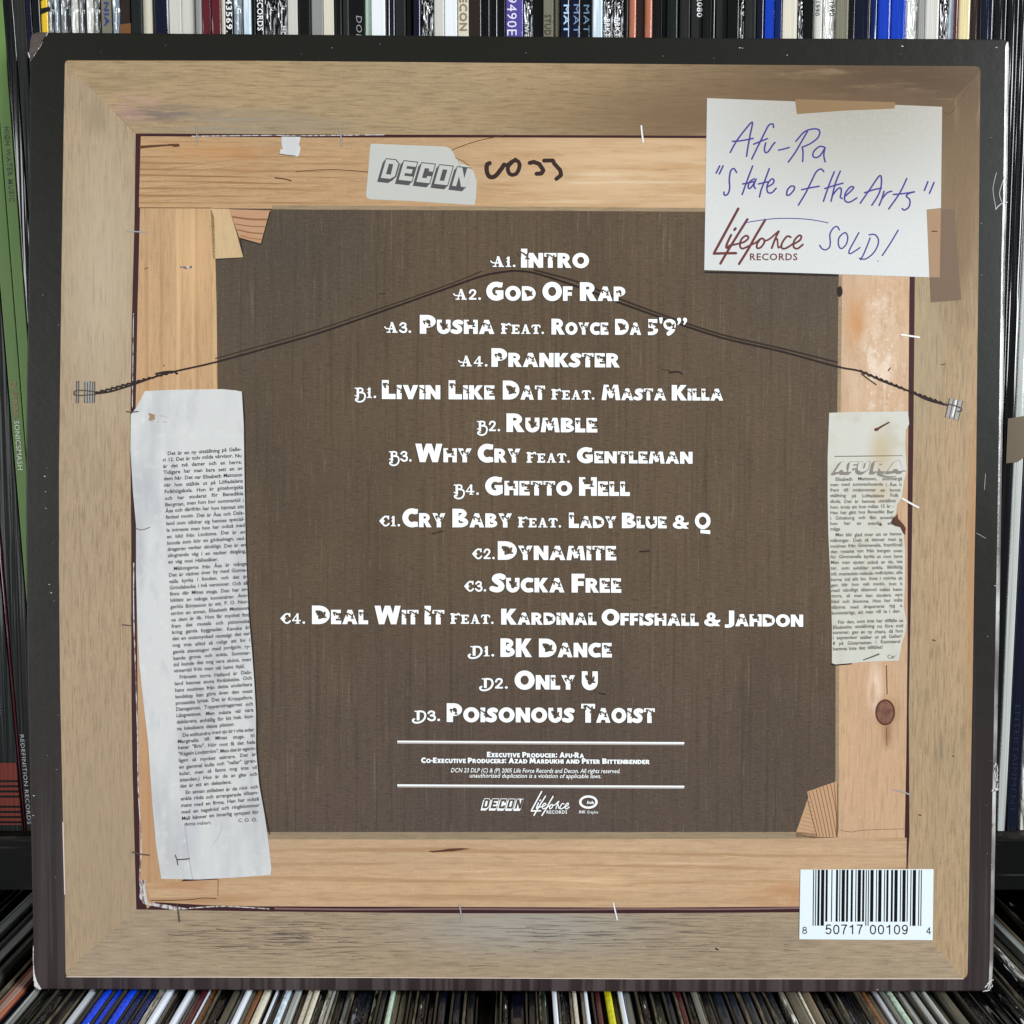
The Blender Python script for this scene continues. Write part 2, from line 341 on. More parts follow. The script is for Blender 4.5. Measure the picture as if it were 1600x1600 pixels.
# ---------------------------------------------------------------- records
VB = (.55, .0012, (420, 420, 9), 2)                 # long soft ripples of a polythene cover
CB = (1.0, .0030, (330, 330, 60), 2, 1.2)           # crumpled polythene
def rec(name, c, rough=.16, spec=.5, coat=.6, bump=VB, layers=()):
    return mk(name, c, rough, spec, layers, coat, .07, bump)
speck = lambda c=(226, 230, 232), lo=.60, s=.9, sc=(420, 420, 60): ('n', (sc[0], sc[1], sc[2] * .5), (0, 0, 2 + lo * 9), 2, lo, lo + .07, lin(*c), s)  # on crumpled covers, pale streaks paint plastic glints into the colour
K = {
 'blk': ('glossy black', rec('black record spine', lin(14, 14, 15))), 'sat': ('plain black', rec('satin black spine', lin(14, 14, 14), .5, .15, .1)),
 'chr': ('charcoal', rec('charcoal spine', lin(36, 37, 36), .5, .15, .12)), 'dgr': ('dark green black', rec('green black spine', lin(22, 29, 27), .4, .2, .2)),
 'nvy': ('dark navy', rec('navy spine', lin(16, 20, 40))), 'slt': ('slate blue', rec('slate spine', lin(44, 52, 64), .3, .5, .5)),
 'wht': ('white', rec('white spine', lin(232, 236, 240), .45, .4, .3)), 'crm': ('cream', rec('cream spine', lin(212, 206, 188), .5, .3, 0)),
 'lgr': ('light grey', rec('light grey spine', lin(200, 198, 190), .5, .3, .1)), 'gry': ('mid grey', rec('grey spine', lin(140, 140, 136), .5, .3, .1)),
 'olv': ('olive grey', rec('olive spine', lin(116, 112, 96), .5, .3, .2)), 'tan': ('tan', rec('tan spine', lin(132, 118, 96), .5, .3, .2)),
 'mar': ('dark maroon', rec('maroon spine', lin(92, 32, 40), layers=[speck((214, 200, 198), .63)])), 'dbr': ('very dark brown', rec('dark brown spine', lin(46, 36, 32))),
 'blu': ('bright blue', rec('blue spine', lin(22, 60, 176))), 'elb': ('electric blue', rec('electric blue spine', lin(14, 70, 232))), 'dbl': ('deep blue', rec('deep blue spine', lin(14, 34, 90))),
 'yel': ('yellow', rec('yellow spine', lin(226, 186, 44), layers=[('n', (30, 30, 60), (0, 0, .155 * -60 + .3), 1, .5, .53, lin(30, 26, 20), .0)])), 'lim': ('lime yellow', rec('lime spine', lin(206, 204, 28))),
 'cop': ('copper coloured', rec('copper spine', lin(178, 108, 84), layers=[speck((214, 170, 150), .55, .5)])), 'bro': ('brown', rec('brown spine', lin(120, 80, 46))),
 'pur': ('purple', rec('purple spine', lin(84, 76, 152))), 'pal': ('pale blue', rec('pale blue spine', lin(196, 216, 230), layers=[speck((250, 252, 255), .5, .8)])), 'mnt': ('pale mint', rec('mint spine', lin(186, 208, 190))),
 'grn': ('green', rec('green spine', lin(96, 130, 64), .5, .35, .0, (.2, .0005, (200, 200, 40), 3))), 'wbr': ('white with a brown band', rec('white and brown spine', lin(206, 210, 206))),
 'cky': ('yellowish cream', rec('yellow cream spine', lin(222, 206, 158))), 'grb': ('brick red', rec('brick red', lin(130, 60, 50))),
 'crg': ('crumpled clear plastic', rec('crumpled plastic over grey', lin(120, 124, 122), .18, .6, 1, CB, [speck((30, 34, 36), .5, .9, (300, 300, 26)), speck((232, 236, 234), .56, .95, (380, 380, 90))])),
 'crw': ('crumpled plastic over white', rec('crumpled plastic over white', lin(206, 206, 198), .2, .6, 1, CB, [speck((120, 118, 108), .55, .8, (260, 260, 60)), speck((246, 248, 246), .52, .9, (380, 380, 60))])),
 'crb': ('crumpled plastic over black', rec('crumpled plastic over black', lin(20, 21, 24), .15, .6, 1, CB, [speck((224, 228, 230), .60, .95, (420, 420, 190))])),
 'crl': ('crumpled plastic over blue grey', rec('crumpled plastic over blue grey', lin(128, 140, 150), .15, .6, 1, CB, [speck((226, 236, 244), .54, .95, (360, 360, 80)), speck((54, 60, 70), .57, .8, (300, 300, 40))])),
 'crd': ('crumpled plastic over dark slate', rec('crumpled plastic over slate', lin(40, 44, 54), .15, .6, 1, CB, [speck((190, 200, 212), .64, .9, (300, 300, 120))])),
}
for k in ('pal',): pass
M['cardedge'] = mk('cut cardboard edge', lin(136, 127, 108), .7, .2, [('n', (300, 60, 300), (0, 0, 2), 3, .42, .62, lin(60, 54, 44), .9)])
M['cardedge_dark'] = mk('grey cut cardboard edge', lin(66, 62, 54), .7, .2)
M['letter'] = {}
def lettering_mat(c):
    if c not in M['letter']: M['letter'][c] = mk('spine lettering %d' % len(M['letter']), lin(*c), .35, .5, coat=.3)
    return M['letter'][c]
ORD = ['', 'first', 'second', 'third', 'fourth', 'fifth', 'sixth', 'seventh', 'eighth', 'ninth', 'tenth', 'eleventh', 'twelfth', 'thirteenth', 'fourteenth', 'fifteenth', 'sixteenth', 'seventeenth', 'eighteenth']
def spineplane(x, y, yy=SY):
    d = ray(x, y); t = (yy - CAM.y) / d.y; q = CAM + d * t
    return q.x, q.z
def upper_record(xt0, xt1, xb0, xb1, key, y0, top):
    """one sleeve standing on the board: left/right edges given at the picture rows 30 and 1300"""
    L0, L1 = spineplane(xb0, 1300, y0), spineplane(xt0, 30, y0)
    R0, R1 = spineplane(xb1, 1300, y0), spineplane(xt1, 30, y0)
    def xat(a, b, z): return a[0] + (b[0] - a[0]) * (z - a[1]) / (b[1] - a[1])
    bx = (xat(L0, L1, SZ) + xat(R0, R1, SZ)) / 2
    v, f, n = [], [], 0; RR = random.choice((.0003, .0004, .0006, .0009))
    NZ = 14; depth = .31
    for k in range(NZ + 1):
        z = SZ + (top - SZ) * k / NZ
        a, b = xat(L0, L1, z) + .00006, xat(R0, R1, z) - .00006
        w = b - a; r = min(RR, w * .42)
        ring = [(a, y0 + depth)]
        for j in range(6):
            t = math.pi / 2 * j / 5; ring.append((a + r - r * math.cos(t), y0 + r - r * math.sin(t)))
        for j in range(6):
            t = math.pi / 2 * j / 5; ring.append((b - r + r * math.sin(t), y0 + r - r * math.cos(t)))
        ring.append((b, y0 + depth)); n = len(ring)
        v += [(x - bx, y - y0, z - SZ) for x, y in ring]
    for k in range(NZ):
        for j in range(n):
            a, b = k * n + j, k * n + (j + 1) % n; f.append([a, b, b + n, a + n])
    f.append(list(range(n))[::-1]); f.append([NZ * n + j for j in range(n)])
    o = mobj('record_sleeve', v, f, K[key][1])
    for p in o.data.polygons[:NZ * n]:
        if p.index % n not in (0, n - 2, n - 1, 6): p.use_smooth = True
    o.location = (bx, y0, SZ)
    o['_x'] = (xt0, xt1, xb0, xb1)
    return o
def spine_text(o, body, ya, yb, hpx, col, y0, off=.0, dx=0., cells=False, italic=0.):
    x = o['_x']
    V, F, w = text(body, off, .05)
    k = hpx / CAPH
    vv = []
    for a, b in V:
        y = ya + (yb - ya) * a / w
        xc = (x[0] + x[1]) / 2 + ((x[2] + x[3]) / 2 - (x[0] + x[1]) / 2) * (y - 30) / 1270 + dx
        q = spineplane(xc + (b - CAPH / 2) * k, y + italic * (b - .35) * k, y0 - .00012)
        vv.append((q[0] - o.location.x, -.00012, q[1] - o.location.z))
    ff = []
    for t in F:
        a, b, c = vv[t[0]], vv[t[1]], vv[t[2]]
        s = (b[0] - a[0]) * (c[2] - a[2]) - (b[2] - a[2]) * (c[0] - a[0])
        ff.append(t if s > 0 else t[::-1])
    return mobj('spine_lettering', vv, ff, lettering_mat(col), o)
def patch(o, name, m, quad, y0, e=.0001):            # a block of another colour printed on a spine
    q = [spineplane(x, y, y0 - e) for x, y in quad]
    return mobj(name, [(a - o.location.x, -e, b - o.location.z) for a, b in q], [list(range(len(q)))], m, o)
# (left, right at row 30, [left, right at row 1300], finish, anchor words or None)
vz = lambda x: 800 + (x - 800) * .9392
UP_ROWS = []
lean = [(-128, -80, -10, 38, 'dgr', 'red labelled leaning spine'), (-80, -68, 38, 41, 'mar', None), (-68, -35, 41, 71, 'chr', None), (-35, -13, 71, 87, 'grn', 'left green spine'),
        (-13, 6, 87, 102, 'grn', None), (6, 22, 102, 116, 'blk', None), (22, 40, 116, 124, 'chr', None), (40, 50, 124, 128, 'nvy', None), (50, 63, 128, 132, 'blk', None)]
row = """63 75 yel y;75 84 crg;84 95 crl;95 109 crg;109 122 crw;122 135 crg;135 146 crw;146 157 crg;157 176 olv;176 187 crl;187 205 dbr;205 222 dgr;222 240 crm;240 264 nvy;264 283 lgr;283 305 lgr;305 315 gry;
315 330 mar r;330 345 mar;345 352 crm;352 364 blk;364 380 crl;380 392 pal;392 400 sat;400 413 blk;413 433 crb;433 448 crb;448 466 lgr;466 486 sat;486 505 gry;505 522 crm;522 535 sat;535 546 chr;546 570 sat;
570 580 mnt m;580 602 wht;602 610 blk;610 617 nvy;617 634 chr;634 645 blk;645 658 nvy;658 678 crb;678 694 lgr;694 715 wht;715 733 crm;733 752 dbr;752 765 blk;765 778 blk;778 790 blk;
790 818 pur p;818 832 crb;832 849 blk;849 865 olv;865 876 olv;876 890 nvy;890 907 nvy;907 926 blk;926 942 pal;942 958 crb;958 974 crb;974 983 sat;983 995 cop c;995 1008 dbr;1008 1020 cop;1020 1035 sat;
1035 1042 blk;1042 1060 dgr;1060 1080 chr;1080 1098 chr;1098 1112 sat;1112 1118 blk;1118 1137 chr;1137 1155 blk;1155 1163 crb;1163 1182 chr;1182 1195 nvy;1195 1211 blu b;1211 1222 dbl;1222 1246 crm;1246 1256 crb;
1256 1272 blk;1272 1286 lgr;1286 1306 crw;1306 1326 olv;1326 1336 blk;1336 1360 nvy;1360 1372 dbl;1372 1392 blu;1392 1416 blu;1416 1434 crw;1434 1445 gry;1445 1468 lgr;1468 1482 crb;1482 1492 pal;1492 1497 mar;
1497 1517 cky k;1517 1532 dbr;1532 1554 nvy;1554 1574 blk;1574 1593 blk"""
ANCH = dict(y='yellow and black spine', r='shiny maroon spine', m='pale mint spine', p='purple white-lettered spine', c='left copper spine', b='first bright blue spine', k='yellowish cream spine')
for it in lean: UP_ROWS.append(it)
for it in row.replace('\n', '').split(';'):
    a = it.split(); x0, x1 = float(a[0]), float(a[1])
    UP_ROWS.append((x0, x1, None, None, a[2], ANCH[a[3]] if len(a) > 3 else None))
UP_ROWS += [(1593, 1614, vz(1593), 1556, 'blk', None), (1614, 1634, 1556, 1571, 'wbr', 'white and brown spine'), (1634, 1660, 1571, 1591, 'nvy', None), (1660, 1684, 1591, 1612, 'crw', None)]
ups = []
for i, (a, b, c, d, key, anc) in enumerate(UP_ROWS):
    if c is None: c, d = vz(a), vz(b)
    y0 = SY + random.uniform(0, .0014)
    if a < 63 and i < 8: y0 = SY + .0006
    o = upper_record(a, b, c, d, key, y0, SZ + random.uniform(.312, .317))
    ups.append((o, y0))
def find(x): return next((o, y) for (o, y), r in zip(ups, UP_ROWS) if r[0] <= x < r[1])
def st(x, *a, **k): o, y = find(x); return spine_text(o, *a, y0=y, **k)
WHT, SIL = (236, 238, 240), (196, 204, 214)
st(165, 'NIA', 2, 40, 6.5, (46, 62, 128), off=.03)
st(358, '43569.', -2, 51, 9, WHT, off=.02)
st(405, 'RECORDS', -12, 48, 8.5, WHT, off=.02)
st(440, 'MC', 40, 56, 8, WHT, dx=2)
st(558, 'DON', 24, 66, 9, (150, 150, 150), italic=.2, dx=3)
st(724, 'RECON', -17, 49, 11, (140, 124, 84), off=.02)
st(804, '9490E', -6, 56, 15, (232, 230, 244), dx=-4)
st(825, 'TWT', 34, 58, 7, WHT, dx=-2)
st(857, 'STUDIO', 22, 70, 9, (66, 62, 52), dx=-1)
st(883, 'MATT', 6, 66, 8, (176, 206, 240), off=.02, dx=2)
st(898, 'MATT', 5, 68, 8, (120, 150, 190), dx=2)
st(916, 'MATT', 6, 66, 9, (110, 140, 170))
st(950, 'BRKT', 29, 58, 7.5, WHT, off=.02, dx=-1)
st(966, 'BRKT', 27, 58, 7, WHT, off=.02, dx=-1)
st(1089, '2080', -5, 27, 8, WHT, off=.02, dx=4)
st(1279, '1990', 0, 25, 7, (60, 60, 66), dx=-2)
st(1296, '1990', 1, 25, 7, (40, 40, 46), dx=4)
st(-4, 'HIGH WATER MUSIC', 197, 316, 7.5, (38, 50, 34), off=.01)
st(-20, 'DJ SPINNA', 596, 654, 7.5, (150, 96, 60), off=.01, dx=-1)
st(-20, 'SONICSMASH', 657, 735, 8, (206, 214, 196), off=.01, dx=-1)
st(-50, 'REDEFINITION RECORDS', 1147, 1288, 6, (196, 196, 196), dx=-9)
st(-100, 'RAWHUS', 1062, 1118, 8, (88, 84, 120), dx=2)
st(1645, 'ENTERTAINMENT', 1100, 1270, 8, (30, 42, 66), dx=-1)
# coloured blocks printed on single spines
o, y = find(-100)
patch(o, 'barcode_label', K['grb'][1], [(-14, 1192), (25, 1192), (34, 1289), (-10, 1289)], y)
for k in range(9):
    yy = 1219 + k * 8
    if k != 4: patch(o, 'label_stripe', M['shelf'], [(-14, yy), (27 + (yy - 1219) * .09, yy), (27.3 + (yy - 1215) * .09, yy + 3.4), (-14, yy + 3.4)], y, .0002)
o, y = find(70)
patch(o, 'black_block', K['sat'][1], [(61, 14), (77, 10), (77, 17), (63, 23)], y)
patch(o, 'black_block', K['sat'][1], [(61, -40), (77, -40), (77, -6), (63, 2)], y)
o, y = find(1620)
patch(o, 'brown_band', mk('brown spine band', lin(112, 98, 78), .4, .4, coat=.4), [(1575, 654), (1612, 648), (1612, 706), (1590, 722), (1572, 724)], y)
o, y = find(195)
patch(o, 'brown_foot_block', K['bro'][1], [(187.5, 38), (205, 36), (204.5, 200), (188.5, 200)], y)
def name_rows(items, rows, group, noun, dist):
    anc = [i for i, r in enumerate(rows) if r]
    for i, o in enumerate(items):
        desc, nm = o['_d'], rows[i]
        del o['_d']
        if nm: lab = nm + ' ' + dist
        else:
            j = min(anc, key=lambda q: (abs(q - i), q)); n = abs(i - j)
            side = 'right' if i > j else 'left'
            lab = f"{desc} {noun}, {ORD[n] + ' ' if n > 1 else 'next '}{'to the ' + side + ' of' } the {rows[j]}" if n == 1 else f"{desc} {noun}, {ORD[n]} to the {side} of the {rows[j]}"
        tag(o, lab, 'record', group)
for (o, y), r in zip(ups, UP_ROWS):
    o['_d'] = K[r[4]][0]; del o['_x']
name_rows([o for o, _ in ups], [r[5] for r in UP_ROWS], 'records standing in the upper row', 'spine', 'in the upper row')

KL = dict(K)
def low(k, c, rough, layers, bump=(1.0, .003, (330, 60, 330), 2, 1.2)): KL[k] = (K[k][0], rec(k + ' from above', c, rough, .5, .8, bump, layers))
fleck = lambda c, lo, s=.95, sc=(380, 70, 380): ('n', sc, (0, 0, 2 + lo * 9), 2, lo, lo + .04, lin(*c), s)  # on crumpled plastic, pale flecks are specular glints put into the colour
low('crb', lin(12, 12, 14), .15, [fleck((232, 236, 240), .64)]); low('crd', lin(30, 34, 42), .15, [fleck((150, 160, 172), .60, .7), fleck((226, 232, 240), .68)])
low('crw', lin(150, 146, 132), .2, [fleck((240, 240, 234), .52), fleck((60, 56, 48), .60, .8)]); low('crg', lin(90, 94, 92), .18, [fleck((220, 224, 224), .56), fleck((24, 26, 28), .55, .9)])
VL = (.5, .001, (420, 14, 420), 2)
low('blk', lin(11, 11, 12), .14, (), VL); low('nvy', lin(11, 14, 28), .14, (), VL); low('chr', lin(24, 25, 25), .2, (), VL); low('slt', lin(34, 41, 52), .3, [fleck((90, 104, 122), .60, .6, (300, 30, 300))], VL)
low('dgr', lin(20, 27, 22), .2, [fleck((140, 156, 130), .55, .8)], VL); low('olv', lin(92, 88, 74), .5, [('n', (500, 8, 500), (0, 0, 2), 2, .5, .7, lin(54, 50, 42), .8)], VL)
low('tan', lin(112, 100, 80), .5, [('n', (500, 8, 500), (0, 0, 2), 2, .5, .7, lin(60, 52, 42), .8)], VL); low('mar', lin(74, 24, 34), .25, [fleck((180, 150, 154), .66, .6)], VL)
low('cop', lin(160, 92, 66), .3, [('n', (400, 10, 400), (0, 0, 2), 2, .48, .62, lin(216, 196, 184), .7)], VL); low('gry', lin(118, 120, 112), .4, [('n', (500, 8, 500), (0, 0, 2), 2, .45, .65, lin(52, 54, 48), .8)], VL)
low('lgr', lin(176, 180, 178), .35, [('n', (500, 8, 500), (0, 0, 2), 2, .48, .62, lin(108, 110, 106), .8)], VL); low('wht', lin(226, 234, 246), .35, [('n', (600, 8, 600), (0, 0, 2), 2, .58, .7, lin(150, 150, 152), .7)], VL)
# ---- the lower row, seen from above: its top edges run straight back under the shelf
def topplane(x, z=LZ):
    d = ray(x, 1600); t = (z - CAM.z) / d.z; return (CAM + d * t).x
def lower_record(xa, xb, key, card):
    """xa..xb: picture columns on the bottom row of the photo; card: width of a cut cover edge on the left, or 0"""
    a, b = topplane(xa) + .00005, topplane(xb) - .00005
    dz = random.uniform(0, .0010) + (random.uniform(.002, .005) if key == 'sat' else random.uniform(0, .0022) if key in ('blk', 'chr', 'nvy', 'dgr', 'slt', 'crd', 'tan', 'olv') else 0); z1 = LZ - .0057 * a - dz; z0 = OZ + .0205
    y0, y1 = -.058 + random.uniform(0, .006), .255
    c = 0
    if card: c = min(card * .00014, (b - a) * .3)
    bx = (a + b) / 2
    tw = random.uniform(-.0005, .0005)
    v, f = [], []
    NY = 6; n = 0
    A = a + c * 1.35
    w = b - A; r = min(.0013, w * .45)
    for k in range(NY + 1):
        y = y0 + (y1 - y0) * k / NY; s = tw * (k / NY - .2)
        ring = [(A, z0)]
        for j in range(6):
            t = math.pi / 2 * j / 5; ring.append((A + r - r * math.cos(t) + s, z1 - r + r * math.sin(t)))
        for j in range(6):
            t = math.pi / 2 * j / 5; ring.append((b - r + r * math.sin(t) + s, z1 - r + r * math.cos(t)))
        ring.append((b, z0)); n = len(ring)
        v += [(x - bx, y - .1, z - z0) for x, z in ring]
    for k in range(NY):
        for j in range(n):
            p, q = k * n + j, k * n + (j + 1) % n; f.append([p, p + n, q + n, q])
    f.append(list(range(n))); f.append([NY * n + j for j in range(n)][::-1])
    o = mobj('record_sleeve', v, f, KL[key][1])
    for p in o.data.polygons[:NY * n]:
        if p.index % n not in (0, n - 2, n - 1, 6): p.use_smooth = True
    o.location = (bx, .1, z0)
    if c:
        v, f = [], []; zz = z1 + random.uniform(-.0002, .0006)
        NY = 8; ph = random.uniform(0, 6)
        for k in range(NY + 1):
            y = y0 + .001 + (y1 - y0 - .002) * k / NY; s = .00022 * math.sin(ph + k * 1.7)
            for x, z in ((a, z0), (a + s, zz), (a + c + s, zz), (a + c, z0)): v.append((x - bx, y - .1, z - z0))
        for k in range(NY):
            for j in range(4):
                p, q = k * 4 + j, k * 4 + (j + 1) % 4; f.append([p, p + 4, q + 4, q])
        f += [[0, 1, 2, 3], [NY * 4 + 3, NY * 4 + 2, NY * 4 + 1, NY * 4]]
        mobj('cover_edge', v, f, M['cardedge'] if random.random() < .5 else M['cardedge_dark'], o)
    return o
lowrow = """-230 -212 blk 3;-212 -190 sat;-190 -163 blk 3;-163 -132 lgr;-132 -112 gry 4;-112 -88 lgr;-88 -66 gry 4;-66 -42 chr;-42 -8 cop 8 c;-8 9 nvy;9 14 lgr;14 21 sat;21 38 dgr 4;38 47 sat;48 66 crb 5;67 88 chr 4;88 96 sat 4;
97 113 wht;114 121 sat;121 140 elb 3 b;140 160 elb 5;160 181 elb 5;181 198 dbl 3;199 213 dbl 3;214 224 crw;225 237 wht;238 244 tan;244 262 blk 4;263 273 wht;274 283 tan;284 296 mar 0 r;297 301 wht;302 315 bro;316 334 crb 3;335 352 olv;353 358 crg;
359 369 wht;370 378 tan;378 386 bro;387 400 crm;401 407 sat 3;408 413 wht;413 424 chr;425 435 pal;435 440 tan;440 451 lgr;452 462 tan;462 472 crm;473 482 crm;483 495 crb;495 504 crw;504 509 lgr;510 527 blk 4;528 534 crg;
534 571 crd 6 s;572 581 dgr;581 594 chr 4;594 598 tan;599 607 mnt 0 m;607 615 tan;616 630 olv;631 643 blk 4;644 660 crb 4;661 675 blk 3;676 693 nvy 4;694 699 sat;700 716 crd 5;717 722 sat;722 739 chr 5;740 771 sat 4;772 780 blk 4;
781 794 crb 4;795 822 nvy;823 840 chr 4;840 856 dgr 3;857 865 sat 3;866 874 wht;875 893 crd 4;894 907 crm 5;908 912 sat;912 925 wht 5;926 931 sat;932 945 mar 4;946 952 sat 4;953 965 lim 0 l;966 974 tan;975 983 wht;984 997 gry;998 1003 sat;
1004 1021 crb 4;1022 1026 sat;1027 1047 dgr 5;1048 1063 slt 4 t;1064 1066 sat;1067 1081 mar 4;1082 1096 crb 4;1096 1107 gry;1108 1127 chr 4;1128 1152 slt 4;1153 1172 slt 3;1173 1196 slt 7;1198 1216 slt 6;1217 1234 crd 3;1235 1243 sat 4;
1244 1253 crw;1254 1273 olv;1273 1279 crm;1280 1296 tan;1297 1304 blk;1305 1322 blk 4;1323 1338 blk 5;1339 1373 crd 4;1374 1388 bro 3 n;1389 1401 tan;1402 1411 wht;1411 1418 gry;1419 1434 mnt;1435 1452 lgr 3;1453 1472 lgr 4;1473 1489 lgr 3;1490 1506 olv;
1507 1524 olv;1525 1538 sat;1539 1560 crb 4;1561 1584 blk 3;1585 1604 blk;1605 1622 crb;1623 1632 olv;1633 1664 crb 5;1665 1682 crw;1683 1706 olv 4;1707 1729 lgr;1730 1744 tan 0 o;1745 1766 blk;1767 1792 crb 4;1793 1815 blk;1816 1842 sat 3;1843 1870 blk"""
LANCH = dict(c='copper sleeve', b='leftmost electric blue sleeve', r='speckled maroon sleeve', s='broad crumpled slate sleeve', m='slim pale mint sleeve', l='lime yellow sleeve', t='leftmost slate blue sleeve', n='right brown sleeve', o='rightmost tan sleeve')
lows, lrows = [], []
for it in lowrow.replace('\n', '').split(';'):
    a = it.split()
    o = lower_record(float(a[0]), float(a[1]), a[2], float(a[3]) if len(a) > 3 else 0)
    o['_d'] = K[a[2]][0]; lows.append(o); lrows.append(LANCH[a[4]] if len(a) > 4 else None)
name_rows(lows, lrows, 'records standing in the lower row', 'sleeve', 'in the lower row')

# ---------------------------------------------------------------- the album sleeve
sl = empty('album_sleeve', BASE); sl.rotation_euler = ROT.to_euler()
tag(sl, 'square album sleeve showing its printed back cover, leaning on the shelved records', 'album sleeve')
TH = .0055
OUT = [(75, 50), (400, 52.5), (800, 56), (1200, 59), (1500, 60), (1566, 60.5), (1577, 62.5), (1580, 72), (1577, 300), (1574, 400), (1569.5, 700), (1564.5, 1000), (1558.8, 1300), (1555.3, 1500), (1553.5, 1538), (1546, 1550.5),
       (1200, 1551), (800, 1549.5), (400, 1548), (64, 1546.5), (54, 1541), (52.5, 1520), (49, 1370), (46.5, 1250), (42, 1050), (40, 850), (40, 720), (41, 600), (43.5, 450), (44.5, 250), (46, 97)]
def ring_mesh():
    pts = [Vector(P(*p)) for p in OUT]; n = len(pts)
    nr, rr = [], []
    for i in range(n):
        a, b, c = pts[i - 1], pts[i], pts[(i + 1) % n]
        d1, d2 = (b - a).normalized(), (c - b).normalized()
        m = (Vector((-d1.y, d1.x)) + Vector((-d2.y, d2.x))).normalized()
        nr.append(-m)                               # clockwise outline: inside lies on its right
        rr.append(.0019 if 7 <= i <= 14 else (.0012 if i in (6, 15) else .0006))
    steps = [(0, 0)] + [(math.sin(t), 1 - math.cos(t)) for t in [math.pi / 2 * k / 5 for k in range(1, 6)]]
    rings = []
    for sx, sy in steps: rings.append([(p + q * (r * (1 - sx)), r * sy) for p, q, r in zip(pts, nr, rr)])
    rings.append([(p + q * r * 0, TH - r * .8) for p, q, r in zip(pts, nr, rr)])
    rings.append([(p + q * r * .8, TH) for p, q, r in zip(pts, nr, rr)])
    return rings, n
rings, n = ring_mesh()
V = [(p.x, y, p.y) for r in rings for p, y in r]
R0_, R1_ = 6, 15                                    # the stretch of the outline that is the spine
fb, fs = [list(range(n))[::-1]], []
for k in range(len(rings) - 1):
    for j in range(n):
        q = [k * n + j, k * n + (j + 1) % n, (k + 1) * n + (j + 1) % n, (k + 1) * n + j]
        (fs if R0_ <= j < R1_ else fb).append(q)
fb.append([(len(rings) - 1) * n + j for j in range(n)])
bd = mobj('board', V, fb, M['board'], sl)
sp = mobj('spine', V, fs, M['spine'], sl, smooth=True)
for o_ in (bd, sp):
    import bmesh
    bm = bmesh.new(); bm.from_mesh(o_.data); bmesh.ops.delete(bm, geom=[v for v in bm.verts if not v.link_faces], context='VERTS'); bmesh.ops.recalc_face_normals(bm, faces=bm.faces)
    bm.to_mesh(o_.data); bm.free()
if bd.data.polygons[0].normal.y > 0: bd.data.flip_normals()
# the bent corner
cpts = [(75, 50), (66, 62), (56, 84), (46.5, 97), (44.5, 80), (45, 60), (47, 51), (58, 49)]
cd_ = [0, 0, 0, 0, .0004, .0009, .0011, .0004]
cv = [P(*p) for p in cpts]
v = [(a, y + .0002, b) for (a, b), y in zip(cv, cd_)] + [(a, y + .0024, b) for (a, b), y in zip(cv, cd_)]
f = [list(range(8))[::-1], [8 + i for i in range(8)]] + [[i, (i + 1) % 8, 8 + (i + 1) % 8, 8 + i] for i in range(8)]
mobj('bent_corner', v, f, M['dent'], sl)
def crackle(pts, w):
    out = []
    for i in range(len(pts) - 1):
        (x0, y0), (x1, y1) = pts[i], pts[i + 1]; k = max(2, int(math.hypot(x1 - x0, y1 - y0) / 2.2)); q = []
        for j in range(k + 1): q.append((x0 + (x1 - x0) * j / k + random.uniform(-.7, .7), y0 + (y1 - y0) * j / k + random.uniform(-.7, .7)))
        out += stroke(q, w * random.uniform(.5, 1.1), False)
    return out
printed('worn_edge', M['worn'], crackle([(74, 52), (72, 56)], 1.6) + crackle([(67, 66), (61, 76), (53, 88)], .9) + crackle([(44.5, 82), (46.5, 90)], 2.2), 12, sl)
printed('worn_corner', M['worn'], [[(51.5, 1476), (52.8, 1480), (52.4, 1500), (54, 1520), (58, 1534), (65, 1545.6), (60, 1546), (53.6, 1541), (52.3, 1530), (51.5, 1500)]], 3, sl)
printed('worn_corner', M['worn'], crackle([(1540, 1543), (1546, 1533), (1552, 1531)], 1.4) + crackle([(1537, 1549), (1546, 1547), (1551, 1539)], 2.4) + crackle([(1548, 1545), (1545, 1536)], 1.), 3, sl)
printed('worn_corner', M['worn'], crackle([(1556.5, 1193), (1553, 1203), (1557, 1219)], 2.2) + crackle([(1551, 1236), (1559, 1233)], 3.2) + crackle([(1558, 1195), (1559, 1230)], 1.6), 3, sl)
sc = stroke([(1557, 270), (1552, 290), (1552, 302), (1556, 326)], .7) + stroke([(1570, 275), (1563, 296), (1562, 305), (1565, 315)], .9) + stroke([(1556, 327), (1560, 322), (1567, 317), (1574, 316)], 1.3)
sc += stroke([(1526, 833), (1540, 841)], .5) + stroke([(1540, 740), (1538, 765)], .5)
for x, y, r in ((70, 744, 1), (71, 768, .7), (77, 913, .8), (80, 926, .9), (72, 794, .7), (1557, 74, .9), (1410, 72, 1.2), (1156, 74.5, .9), (1160, 75, .7), (1230, 86, .7), (1555, 915, .9), (53, 1243, 1), (52, 1274, .8), (1371, 1546, .8)):
    sc += stroke([(x - r, y), (x + r, y + .4)], r * 1.2, False)
for k in range(26):
    x, y = random.choice([(random.uniform(60, 92), random.uniform(90, 1500)), (random.uniform(110, 1500), random.uniform(66, 92)), (random.uniform(1528, 1550), random.uniform(120, 1500))])
    sc += stroke([(x, y), (x + random.uniform(-.6, .6), y + random.uniform(-.6, .6))], random.uniform(.4, .8), False)
printed('scratch', M['scratch'], sc, 3, bd)

